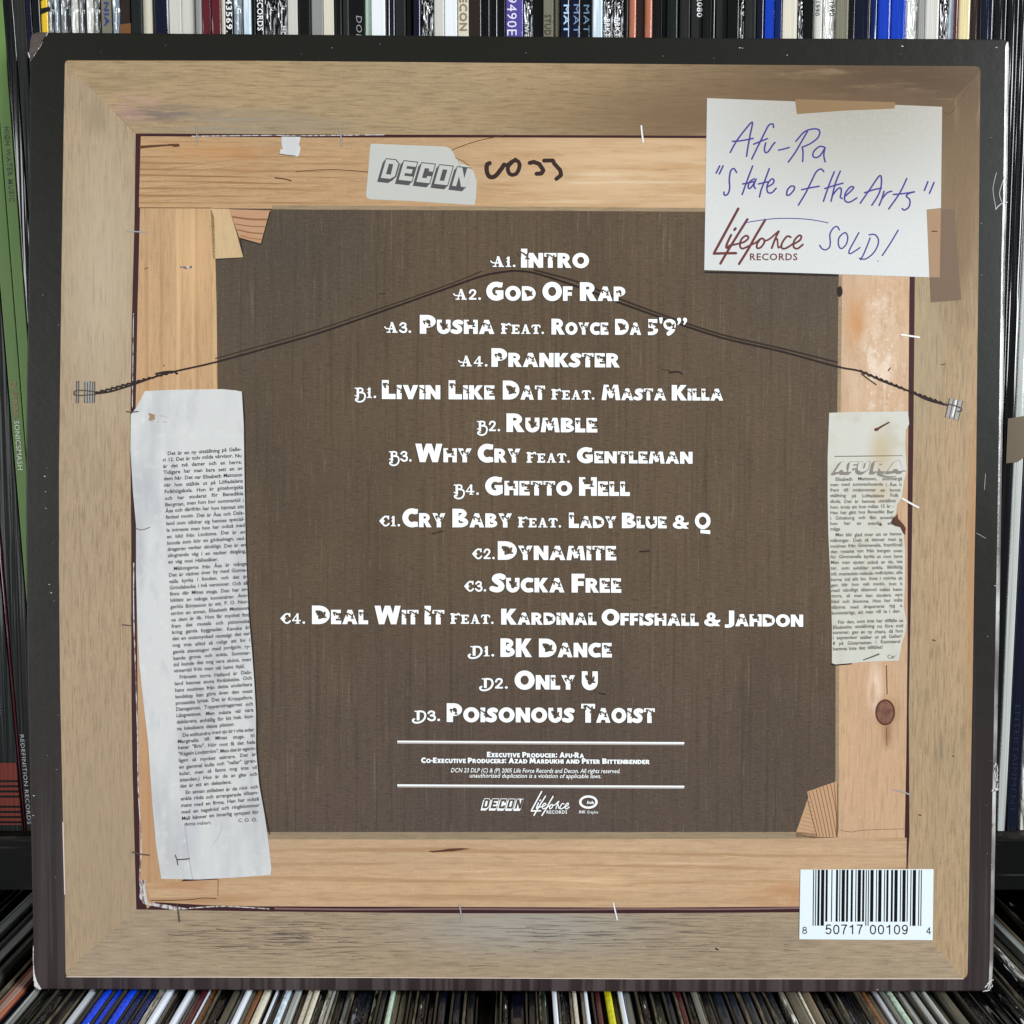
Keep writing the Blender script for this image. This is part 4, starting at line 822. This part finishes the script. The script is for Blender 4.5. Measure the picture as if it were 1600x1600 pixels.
L2 = """  Elisabeth Mattsson, sommargä|men med sommarboende i Åsa h|fram till midsommar en konst|ställning på Löftadalens Folk|skola. Det är hennes utställnin|hon, trots att hon målat 15 år -|Han har gått hos Benedikt Ber|i Göteborg och fått ansenlig|hon har en ovanlig enkel|måga|  Man blir glad över att se henne|målningar. Dels så känner man ig|motiven från Gimmevalla, framförall|den rysaste vyn från bergen ovan|för Gimmevalla kyrka ut mot have|Men man njuter också av de, tea|ter, som avbildar enkla, likblådig|stil, mestadels målade redhöjder, alla|kerna vid allt bo. Inne i mörka sk|gen blir hon valt motiv, hon h|med oändligt tålamod målat henn|stora, så man kan studera vart|blad och blomma. Hon har måla|tiljorna med drapererat tyg o|konstnärligt, att man vill ta i den|  För den, som inte har tillfälle se|Elisabeths utställning nu före mid|sommar, ges en ny chans, då hon|i september ställer ut på Galleri|8 på Gösarvatten i Kannisand|hemma inte det tillfället!"""
printed('clipping_text', M['typeink2'], column(L2.split('|')[:25], 751, 960, lambda y: 1297 + max(0, y - 850) * .02, lambda y: 1410 - 14 * math.exp(-((y - 800) / 26) ** 2), lambda t: -.005 - .02 * t, 5.2)
        + column(L2.split('|')[25:], 974.5, 1016, lambda y: 1301, lambda y: 1411 - max(0, y - 990) * .25, lambda t: -.03, 5.2) + [text_px('Car', 1386, 1399, 1029, 1028.4, 6, .012)], 12, pr, False)
hd = zoom(1290, 640, 8)
def H(*pts, w=22, w1=None): return stroke([hd(*p) for p in pts], w / 8, True, None if w1 is None else w1 / 8)
hA, _ = display('AFU', 1304, 1358, 739, 738, 17.5, 17.5, False); hB, _ = display('RA', 1363, 1413, 738, 737, 17.5, 17.5, False)
hx = lambda q: [[(x - (y - 730) * .22, y) for x, y in p] for p in q]
blk_ = []
for t_ in range(5): blk_ += [[(x - 4.2 * t_ / 4, y + 3.6 * t_ / 4) for x, y in p] for p in hx(hA + hB)]
blk_ += stroke([(1300, 741), (1312, 739), (1322, 742)], 4, True, 1.5) + stroke([(1372, 741), (1384, 745), (1400, 745)], 4.5, True, 1.2) + stroke([(1392, 739), (1406, 736), (1415, 736)], 3, True, 1.5)
chd = printed('clipping_heading', M['heading'], blk_, 12, pr)
printed('heading_face', M['paper_old'], [[(x + .5, y - .4) for x, y in p] for p in hx(display('AFU', 1305.5, 1356.5, 738, 737, 15.5, 15.5, False)[0] + display('RA', 1364.5, 1411.5, 737, 736, 15.5, 15.5, False)[0])], 13, chd)
printed('clipping_rule', M['typeink2'], [[hd(*p) for p in ((110, 580), (480, 576), (960, 572), (960, 579), (480, 586), (110, 589))]], 13, pr)
printed('tack', M['brown'], stroke([hd(640, 248), hd(700, 210), hd(790, 160)], 3.6, True, 2.2) + stroke([hd(625, 250), hd(645, 246)], 5, False), 14, pr)
printed('rust_spot', M['brown'], stroke([(1375, 820), (1377, 820)], 2.6, False), 14, pr)
printed('staple', M['typeink2'], stroke([(1349, 1031), (1360, 1027), (1373, 1022)], 1.6, True, 2.4), 14, pr)
# the note
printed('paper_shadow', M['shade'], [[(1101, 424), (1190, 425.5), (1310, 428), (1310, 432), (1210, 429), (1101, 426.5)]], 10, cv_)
nt_ = printed('paper_note', M['note'], [[(1104.6, 153.5), (1242, 158.6), (1398.6, 164), (1472, 167), (1471, 240), (1470, 325.4), (1447.5, 327.5), (1452, 433.4), (1280, 427.5), (1100.4, 422)]], 11, sl)
nt_['label'] = 'white note with blue handwriting'
printed('tape_strip', M['tape'], [[(1447.5, 327.5), (1490.4, 326.6), (1501.5, 468.5), (1455, 472.4)]], 10, sl)
printed('tape_strip', M['tape_pale'], [[(1447.5, 327.5), (1470, 326.5), (1468, 433.5), (1452.4, 433.4)]], 12, nt_)
printed('tape_strip', M['tape_top'], [[(1242, 155), (1398.6, 160), (1397.4, 170), (1320, 173), (1245, 178.6)]], 12, nt_)
printed('rust_spot', M['brown'], stroke([(1456, 361.5), (1464, 361.8)], 1.8, False), 13, nt_)
Z3 = zoom(1080, 80, 3.3333); Z7 = zoom(1100, 290, 4.21)
ink = []
def hs(z, *pts, w=2.45): 
    global ink
    ink += stroke([z(*p) for p in pts], w)
for s_ in ([(203, 528), (235, 470), (280, 410), (318, 370), (308, 430), (295, 500), (288, 548)], [(215, 470), (260, 467), (322, 455)], [(428, 398), (425, 380), (405, 385), (385, 420), (365, 460), (340, 510), (315, 562)], [(325, 485), (362, 470), (396, 456)],
           [(388, 478), (381, 508), (386, 528), (402, 522), (425, 488), (436, 476)], [(455, 516), (482, 510), (510, 502)], [(605, 418), (575, 470), (540, 530), (505, 578)], [(545, 470), (590, 420), (640, 405), (668, 415), (660, 450), (620, 482), (578, 500)], [(578, 500), (582, 530), (580, 575)],
           [(692, 500), (668, 497), (640, 520), (633, 545), (648, 555), (672, 543), (697, 503)], [(697, 503), (690, 540), (697, 577)],
           [(148, 598), (130, 635)], [(166, 598), (146, 640)], [(236, 632), (222, 612), (205, 625), (198, 670), (200, 715), (190, 745), (173, 750), (170, 734)], [(320, 598), (300, 650), (280, 705), (265, 747)], [(268, 692), (300, 686), (332, 678)],
           [(328, 665), (305, 680), (296, 708), (306, 715), (326, 690), (338, 666)], [(338, 666), (326, 700), (334, 716)], [(406, 612), (385, 670), (365, 720), (355, 760)], [(350, 692), (400, 680)], [(395, 708), (425, 690), (430, 670), (415, 668), (395, 700), (398, 735), (420, 737), (442, 714)],
           [(518, 703), (500, 725), (498, 750), (514, 747), (535, 722), (536, 705), (518, 703)], [(690, 628), (675, 614), (650, 630), (625, 680), (595, 740), (558, 802)], [(575, 722), (620, 712), (666, 704)],
           [(745, 628), (720, 690), (688, 782)], [(695, 716), (745, 700), (790, 688)], [(776, 625), (750, 690), (728, 782)], [(735, 752), (760, 720), (778, 713), (781, 735), (776, 760), (786, 768)], [(800, 757), (830, 730), (846, 710), (828, 708), (802, 742), (800, 778), (824, 787), (862, 765)],
           [(880, 792), (930, 720), (982, 648), (990, 690), (976, 745), (940, 803)], [(902, 738), (950, 722), (990, 714)], [(1004, 730), (992, 770), (978, 804)], [(994, 768), (1020, 738), (1044, 730)], [(1122, 664), (1085, 740), (1028, 822)], [(1052, 747), (1105, 742), (1162, 733)],
           [(1162, 733), (1132, 742), (1120, 756), (1138, 775), (1134, 810), (1110, 828), (1098, 820)], [(1232, 680), (1214, 726)], [(1264, 684), (1240, 741)]): hs(Z3, *s_)
for s_ in ([(890, 292), (875, 270), (850, 280), (828, 320), (830, 370), (825, 405), (800, 423), (775, 415), (760, 393)], [(905, 322), (885, 350), (885, 395), (905, 415), (935, 385), (945, 340), (930, 310), (905, 322)], [(1018, 310), (985, 370), (953, 432), (962, 448), (1000, 426), (1026, 408)],
           [(1092, 345), (1075, 390), (1050, 450), (1030, 488)], [(1085, 325), (1120, 322), (1145, 350), (1142, 395), (1110, 448), (1060, 484), (1022, 478)], [(1276, 294), (1225, 380), (1172, 460)]): hs(Z7, *s_, w=2.15)
hs(Z7, (270, 246), (340, 233), (450, 219), (560, 216), (680, 222), (780, 238), (815, 246), w=1.4)
hs(Z7, (1143, 496), (1146, 498), w=1.4)
printed('handwriting', M['ink'], ink, 14, nt_)
# the script logo: twice, in red on the note and in white on the canvas
def script_logo(m, wk=1.0):
    q = []
    def s_(*p, w=15): q.extend(stroke([m(*a) for a in p], w * wk))
    s_((225, 152), (150, 290), (68, 440), w=17); s_((64, 448), (130, 446), (210, 445), w=17)
    s_((207, 282), (199, 292), w=17); s_((178, 325), (150, 385), (148, 410), (170, 395), w=15)
    s_((285, 222), (230, 310), (165, 415), (107, 514), w=16); s_((170, 395), (215, 385), (262, 372), (292, 345), (275, 330), (245, 355), (236, 395), (252, 415), (300, 395), w=13)
    s_((402, 226), (340, 330), (290, 420), (230, 516), w=16); s_((300, 395), (340, 375), (368, 352), w=12); s_((372, 350), (348, 385), (350, 412), (375, 405), (398, 370), (388, 350), (372, 350), w=13)
    s_((395, 365), (430, 352), (490, 300), w=12); s_((492, 302), (470, 345), (445, 412), w=13); s_((462, 365), (480, 350), (484, 380), (490, 410), (512, 390), w=11)
    s_((570, 340), (545, 335), (512, 380), (512, 412), (540, 412), (590, 380), w=13); s_((590, 385), (630, 360), (640, 335), (622, 330), (592, 365), (590, 405), (615, 415), (650, 388), w=13)
    return q
lg = printed('label_logo', M['red'], script_logo(Z7, 1 / 4.21), 13, nt_)
lv, lf, lw = text('RECORDS', .018, .06)
def logo_words(m, x0, x1, y0, cap):
    k = cap / CAPH
    return [([m(x0 + (x1 - x0) * a / lw, y0 - b * k) for a, b in lv], lf)]
printed('logo_lettering', M['red'], logo_words(Z7, 298, 615, 491, 44), 13, lg, False)
# the block logo
BLOCK = {'D': [rect(0, 0, .24, 1), rect(0, 0, .6, .22), rect(0, .78, .6, 1), [(.55, 0), (.8, .16), (.8, .84), (.55, 1), (.5, .8), (.54, .2)]], 'E': [rect(0, 0, .26, 1), rect(0, 0, .8, .24), rect(0, .39, .66, .62), rect(0, .77, .8, 1)],
         'C': [rect(0, 0, .26, 1), rect(0, 0, .8, .24), rect(0, .76, .8, 1), rect(.54, .62, .8, 1), rect(.54, 0, .8, .36)], 'O': [rect(0, 0, .26, 1), rect(.54, 0, .8, 1), rect(0, 0, .8, .2), rect(0, .8, .8, 1)], 'N': [rect(0, 0, .25, 1), rect(.6, 0, .85, 1), [(0, 1), (.3, 1), (.85, 0), (.55, 0)]]}
def block_logo(name, m, mats, lvl, par):
    """m: maps letter space (x over the word 0..1, y 0..1 upwards) to print pixels; a dark block with raised faces"""
    outline, body, face = [], [], []
    for i, ch in enumerate('DECON'):
        X = lambda x, y, i=i: m((i + .10 + x * .98) / 5.0, y)
        hull = [(0, 0), (.8, 0), (.8, 1), (0, 1)] if ch != 'D' else [(0, 0), (.62, 0), (.84, .16), (.84, .80), (.58, 1), (0, 1)]
        h = [X(*p) for p in hull]; d = m.depth
        for t in range(7): body.append([(a - d[0] * t / 6, b + d[1] * t / 6) for a, b in h])
        for p in BLOCK[ch]: face.append([X(a * .94 + .02, b * .94 + .03) for a, b in p])
        edge = h + [h[0]]; outline += stroke(edge, m.line, False)
    o_ = printed(name, mats[0], body + outline, lvl, par)
    printed('logo_face', mats[1], face, lvl + 1, o_)
    return o_
class Map:
    def __init__(s, o, ex, ey, depth, line): s.o, s.ex, s.ey, s.depth, s.line = o, ex, ey, depth, line
    def __call__(s, x, y): return (s.o[0] + s.ex[0] * x + s.ey[0] * y, s.o[1] + s.ex[1] * x + s.ey[1] * y)
stk = printed('paper_sticker', M['sticker'], [[(580, 225), (583, 224.6), (640, 227), (694, 229), (700, 230.5), (707, 236), (712, 247), (722, 256), (734, 260), (740, 268), (745, 283), (743.8, 310), (741.5, 320.5), (700, 318), (640, 314), (578, 311.5), (573, 309), (572, 304), (576, 260), (578.5, 228)]], 8, sl)
stk['label'] = 'pale sticker with its top right corner torn off'
block_logo('label_logo', Map((591.5, 278.5), (139, 15.5), (9, -31), (5, 5.5), 1.2), (M['logo_grey'], M['sticker']), 9, stk)
printed('sticker_tear', M['grain'], stroke([(712, 247), (724, 252), (733, 259)], 1.6) + stroke([(716, 250), (720, 262)], .7), 9, stk)
mk_ = []
Z8 = zoom(560, 210, 4.706)
for pts, w in (([(965, 212), (945, 225), (945, 275), (965, 312), (1005, 308), (1050, 255), (1072, 222)], 25), ([(1072, 222), (1095, 225), (1140, 195), (1175, 200), (1185, 235), (1165, 285), (1130, 298), (1105, 280), (1100, 240), (1130, 205), (1155, 185)], 22), ([(1260, 210), (1290, 203), (1330, 218), (1360, 265), (1345, 288), (1310, 290)], 24), ([(1365, 193), (1430, 192), (1440, 215), (1485, 265), (1490, 300), (1455, 328)], 23)):
    mk_ += stroke([Z8(*p) for p in pts], w * 1.3 / 4.706, pts[0][0] < 1200)
printed('marker_number', M['marker'], mk_, 8, sl)
tg = printed('paper_scrap', M['paper'], [[(440, 213.5), (470, 214), (467, 226), (470, 232), (467, 243), (463, 245), (437, 241), (438, 234), (442, 233), (440, 224)]], 8, sl)
printed('staple', M['steel_dark'], stroke([(436.5, 240.5), (448, 242.3), (462, 243.8)], 1.1, False), 9, tg)

def west(body, x0, x1, y, h):
    """the small spurred face of the track numbers"""
    g = {'A': (1.15, stroke([(.55, .98), (.30, .06)], .10, False) + [[(.46, 1.02), (.66, 1.02), (1.0, .05), (.70, .05)], rect(.10, 0, .46, .10), rect(.60, 0, 1.08, .10)] + stroke([(-.06, .56), (.06, .42), (.30, .38), (.76, .38)], .11)),
         'B': (1.05, [rect(.22, .02, .44, .98), rect(.05, .88, .5, .98), rect(.05, .16, .28, .26)] + stroke([(.40, .93), (.72, .88), (.74, .62), (.48, .52)], .15) + stroke([(.48, .52), (.88, .44), (.98, .10), (.82, -.26), (.46, -.38), (.16, -.24), (.18, -.08), (.34, -.10)], .15)),
         'C': (1.0, stroke([(.86, .74), (.74, .92), (.48, .90), (.28, .5), (.46, .10), (.72, .08), (.90, .26)], .15) + [[(.0, .5), (.34, .9), (.46, .5), (.34, .1)], [(.70, .98), (.92, 1.02), (.92, .66), (.80, .66)], rect(.36, .44, .52, .56)]),
         'D': (1.15, [rect(.34, .06, .58, .98), rect(.16, .88, .60, .98)] + stroke([(.50, .93), (.92, .86), (1.06, .46), (.86, .04), (.50, -.16), (.14, -.14), (.02, .06), (.14, .18)], .17)),
         '1': (.5, [rect(.14, 0, .34, .98), rect(.0, 0, .48, .09), [(.0, .76), (.2, .98), (.2, .8)], rect(.06, .45, .2, .55)]), '2': (.72, stroke([(.10, .66), (.24, .90), (.52, .88), (.56, .62), (.28, .26), (.10, .10)], .17) + [rect(.04, 0, .68, .16)]),
         '3': (.70, stroke([(.08, .74), (.26, .92), (.54, .84), (.50, .60), (.28, .52)], .17) + stroke([(.28, .52), (.58, .44), (.58, .14), (.30, .06), (.06, .22)], .18)), '4': (.82, [rect(.40, 0, .58, .98), rect(.0, .24, .78, .36)] + stroke([(.48, .95), (.04, .30)], .10, False) + [rect(.30, 0, .68, .08)]),
         '.': (.3, stroke([(.15, .10), (.16, .10)], .24, False)),
         'F': (.95, [rect(.10, 0, .40, 1), rect(.0, 0, .52, .14), rect(.0, .86, .30, 1.02), rect(.06, .44, .14, .56)] + stroke([(.30, .94), (.56, .86), (.78, .98), (.90, .84)], .15) + stroke([(.34, .52), (.58, .50)], .12)),
         'E': (.82, [rect(.10, 0, .36, .88), rect(.0, 0, .78, .15), rect(.0, .73, .78, .88), rect(.3, .38, .58, .52), rect(.66, 0, .78, .26), rect(.66, .64, .78, .88), rect(.52, .32, .60, .58)]),
         'T': (.86, [rect(.30, 0, .56, .88), rect(.16, 0, .70, .11)] + stroke([(.04, .66), (.10, .80), (.30, .82), (.56, .82), (.76, .80), (.82, .66)], .14) + [rect(.22, .42, .34, .52)])}
    if body == 'FEAT.': g['A'] = (1.0, stroke([(.46, .86), (.22, .06)], .14, False) + [[(.38, .90), (.58, .90), (.88, .05), (.60, .05)], rect(.04, 0, .36, .09), rect(.52, 0, .98, .09)] + stroke([(.26, .32), (.66, .32)], .10, False))
    tot = sum(g[c][0] for c in body) + .08 * (len(body) - 1); x = 0; out = []
    for c in body:
        out += xf(g[c][1], lambda a, b, x=x: (x0 + (x1 - x0) * (x + a) / tot, y - b * h)); x += g[c][0] + .08
    return out
TR = [
 [('A1.', 768, 806, 417.2), ('Intro', 814, 920.3, 418.4, 418.8, 29.6, 23)],
 [('A2.', 710, 752, 468.4), ('God', 759.7, 837, 469.6, 470, 29, 22.5), ('Of', 847.5, 894.4, 470, 470.2, 29, 22.5), ('Rap', 906, 977, 470.2, 470.6, 29, 22.5)],
 [('A3.', 602.4, 643, 520), ('Pusha', 656, 772.5, 521.5, 522, 29.3, 22), ('FEAT.', 782.8, 850.3, 521.8), ('Royce', 861.6, 950.6, 522.8, 523.2, 24.7, 19), ('Da', 961, 1001.6, 523.2, 523.4, 24.7, 19), ("5'9\"", 1010.6, 1074.4, 523.4, 523.6, 24.7, 19)],
 [('A4.', 717.8, 762.2, 572.5), ('Prankster', 767.8, 967.9, 573.2, 574.2, 29, 22)],
 [('B1.', 553.5, 588.4, 621.8), ('Livin', 596.8, 688, 623.5, 624, 29.6, 22), ('Like', 701, 773, 624, 624.3, 29.6, 22), ('Dat', 785.6, 851.6, 624.3, 624.8, 29.6, 22), ('FEAT.', 861.6, 929, 624.4), ('Masta', 939.8, 1040.6, 625.2, 625.7, 24, 18.4), ('Killa', 1049.4, 1129.7, 625.7, 626, 24, 18.4)],
 [('B2.', 744.4, 781.9, 673.7), ('Rumble', 791.3, 933.2, 675, 675.8, 29, 22.5)],
 [('B3.', 607, 643.7, 721), ('Why', 649, 736.9, 722, 722.5, 28.8, 21.8), ('Cry', 746.3, 813.2, 722.5, 722.9, 28.8, 21.8), ('FEAT.', 822.8, 890.6, 722.9), ('Gentleman', 901.3, 1081.9, 723.6, 724.6, 24.6, 18.6)],
 [('B4.', 708, 748.7, 772.9), ('Ghetto', 758, 894, 773.8, 774.4, 29, 22.5), ('Hell', 904.7, 984, 774.6, 775, 29, 22.5)],
 [('C1.', 592.5, 625.7, 822.2), ('Cry', 628.7, 696, 823.5, 823.9, 29, 22), ('Baby', 706.9, 800, 823.9, 824.2, 29, 22), ('FEAT.', 809.4, 877, 824), ('Lady', 888.8, 962.8, 824.8, 825.1, 24, 18.4), ('Blue', 971.6, 1041.6, 825.2, 825.5, 24, 18.4), ('&', 1051, 1075.9, 825.8, 826, 20.5, 18.4), ('Q', 1085.6, 1110, 826, 826.2, 24.5, 18.4)],
 [('C2.', 737.4, 773.4, 873.4), ('Dynamite', 777.8, 962.8, 874.6, 875.4, 29, 22.2)],
 [('C3.', 725, 760, 924), ('Sucka', 767, 881.9, 925.2, 925.6, 29.3, 22.5), ('Free', 893, 970.6, 925.7, 926.1, 29.3, 22.5)],
 [('C4.', 438, 477.4, 974.3), ('Deal', 487.6, 575.3, 975, 975.2, 28.9, 22.4), ('Wit', 585.3, 654, 975.2, 975.4, 28.9, 22.4), ('It', 663.4, 694.4, 975.4, 975.5, 28.9, 22.4), ('FEAT.', 703.8, 771.6, 974.6), ('Kardinal', 783, 932, 975.8, 976.4, 24.8, 18.9), ('Offishall', 940, 1091.6, 976.6, 977.8, 24.8, 18.9), ('&', 1100, 1125.3, 978, 978.2, 20.8, 18.9), ('Jahdon', 1133.8, 1254.7, 978.2, 979.2, 24.4, 18.9)],
 [('D1.', 731.9, 772.8, 1025.3), ('BK', 781.9, 830.7, 1026.3, 1026.5, 29, 22.5), ('Dance', 842, 956, 1026.6, 1027, 29, 22.5)],
 [('D2.', 749.7, 793.8, 1075.6), ('Only', 804, 898.4, 1077, 1077.4, 29, 22.5), ('U', 909, 934, 1077.6, 1077.8, 29, 22.5)],
 [('D3.', 644.7, 688.2, 1126.2), ('Poisonous', 698, 897, 1127.9, 1128.7, 29.3, 22.8), ('Taoist', 908, 1023, 1128.8, 1129.4, 29.3, 22.8)]]
for line in TR:
    big, bites = [], []
    for e in line:
        if len(e) == 4: big += west(e[0], e[1], e[2], e[3], 16.2)
        else:
            a, b = display(*e); big += a; bites += b
    t = printed('track_title', M['white'], big, 20, sl)
    if bites: printed('letter_cutout', M['canvas'], bites, 21, t)
for y0, y1 in ((1157, 1159.3), (1225.2, 1227.4)):
    d = printed('divider_line', M['white'], [[(620.8, y0), (845, y0 + (y1 - y0) * .55), (1069.2, y1), (1069, y1 + 3), (620.8, y0 + 3)]], 20, sl)
    printed('line_shade', M['rule_grey'], [[(620.8, y0 + 2.6), (1069, y1 + 2.6), (1068.6, y1 + 4.8), (621, y0 + 4.8)]], 21, d)
cr = []
for b, x0, x1, y0, y1, h, s in (('Executive', 760.8, 812.5, 1182.8, 1183.2, 8.4, 6.6), ('Producer:', 816, 870.5, 1183.2, 1183.6, 8.4, 6.6), ('Afu-Ra', 874, 912.4, 1183.6, 1184, 8.4, 6.6), ('Co-Executive', 658, 728, 1191.8, 1192.1, 8.4, 6.6), ('Producers:', 731, 791, 1192.1, 1192.4, 8.4, 6.6), ('Azad', 794.5, 824, 1192.4, 1192.6, 8.4, 6.6),
                          ('Mardukhi', 827, 880.5, 1192.6, 1192.9, 8.4, 6.6), ('and', 884, 905.5, 1192.9, 1193, 8.4, 6.6), ('Peter', 909, 937.5, 1193, 1193.2, 8.4, 6.6), ('Bittenbender', 941, 1015, 1193.2, 1193.6, 8.4, 6.6)):
    cr += display(b, x0, x1, y0, y1, h, s, False)[0]
printed('credit_lettering', M['white'], cr, 20, sl)
printed('legal_lettering', M['white'], [text_px('DCN 23 DLP (C) & (P) 2005 Life Force Records and Decon. All rights reserved.', 704, 969, 1206.4, 1207.8, 6.6, .008, .2), text_px('unauthorized duplication is a violation of applicable laws.', 733, 939.5, 1214.6, 1215.6, 6.4, .008, .2)], 20, sl, False)
block_logo('label_logo', Map((751.8, 1263), (63.5, .8), (4, -15.6), (2.2, 3.0), .8), (M['white'], M['canvas']), 20, sl)
ZL = zoom(740, 1225, 7.2727)
sm = lambda x, y: (829.5 + (x - 60) * .1012, 1236.3 + (y - 150) * .1025)
l2 = printed('label_logo', M['white'], script_logo(sm, .125), 20, sl)
printed('logo_lettering', M['white'], logo_words(sm, 298, 620, 488, 48), 20, l2, False)
ov = printed('label_logo', M['white'], [[ZL(1304 + a, 203 + b) for a, b in q] for q in arc(0, 0, 106, 76, 27, 25, 0, 360, 16)], 20, sl)
ink_ = [text_px('Ink', 916.5, 928, 1255.6, 1255.8, 4.4, .03, .2), text_px('INK', 904, 914.5, 1270.6, 1270.6, 4.6, .012, .15), text_px('Graphix', 916.5, 934.5, 1270.6, 1270.8, 4.4, 0, .15)]
printed('logo_lettering', M['white'], ink_, 20, ov, False)

# ---- barcode panel
bc = printed('barcode', M['barwhite'], [[(1250.5, 1358.4), (1458.4, 1357.6), (1457, 1468.6), (1248.6, 1467.2)]], 20, sl)
LC = ['0001101', '0011001', '0010011', '0111101', '0100011', '0110001', '0101111', '0111011', '0110111', '0001011']
dg = '850717001094'
bits = '101' + ''.join(LC[int(c)] for c in dg[:6]) + '01010' + ''.join(''.join('10'[int(b)] for b in LC[int(c)]) for c in dg[6:]) + '101'
bars, i = [], 0
while i < 95:
    if bits[i] == '1':
        j = i
        while j < 95 and bits[j] == '1': j += 1
        tall = i < 10 or i >= 85 or 45 <= i < 50
        yb = 1446 if tall else 1439.6
        f = lambda u, y: (1270.2 + 170.0 * u / 95 - (y - 1358) * .0115, y + u * .004)
        bars.append([f(i + .06, 1358.6), f(j - .06, 1358.6), f(j - .06, yb), f(i + .06, yb)]); i = j
    else: i += 1
printed('barcode_bars', M['black'], bars, 21, bc)
DG = {'0': [[(.30, 1), (.10, .84), (.05, .5), (.10, .16), (.30, 0), (.50, .16), (.55, .5), (.50, .84), (.30, 1)]], '1': [[(.10, .78), (.26, .84), (.36, 1)], [(.36, 1), (.36, 0)]], '4': [[(.44, 0), (.44, 1)], [(.44, 1), (.04, .30)], [(.04, .28), (.58, .28)]],
      '5': [[(.52, 1), (.14, 1)], [(.14, 1), (.09, .52)], [(.09, .50), (.28, .63), (.48, .54), (.55, .33), (.46, .09), (.26, 0), (.06, .14)]], '7': [[(.05, 1), (.55, 1)], [(.55, 1), (.34, .6), (.22, 0)]], '8': [[(.30, .54), (.10, .66), (.10, .88), (.30, 1), (.50, .88), (.50, .66), (.30, .54)], [(.30, .54), (.06, .40), (.06, .12), (.30, 0), (.54, .12), (.54, .40), (.30, .54)]],
      '9': [[(.52, .68), (.44, .44), (.22, .38), (.06, .58), (.08, .84), (.28, 1), (.48, .88), (.53, .6), (.46, .16), (.28, 0), (.08, .12)]]}
def digits(s, x0, x1, y, h):
    q = []; step = (x1 - x0 - .66 * h) / max(1, len(s) - 1)
    for i, c in enumerate(s):
        for st_ in DG[c]: q += stroke([(x0 + i * step + a * h * 1.14, y - b * h) for a, b in st_], h * .14, len(st_) > 2)
    return q
printed('barcode_digits', M['black'], digits('8', 1253.5, 1261, 1458.2, 10) + digits('50717', 1289.5, 1347.5, 1458.6, 13.6) + digits('00109', 1359, 1418, 1458.8, 13.6) + digits('4', 1447, 1454, 1459, 10), 21, bc)
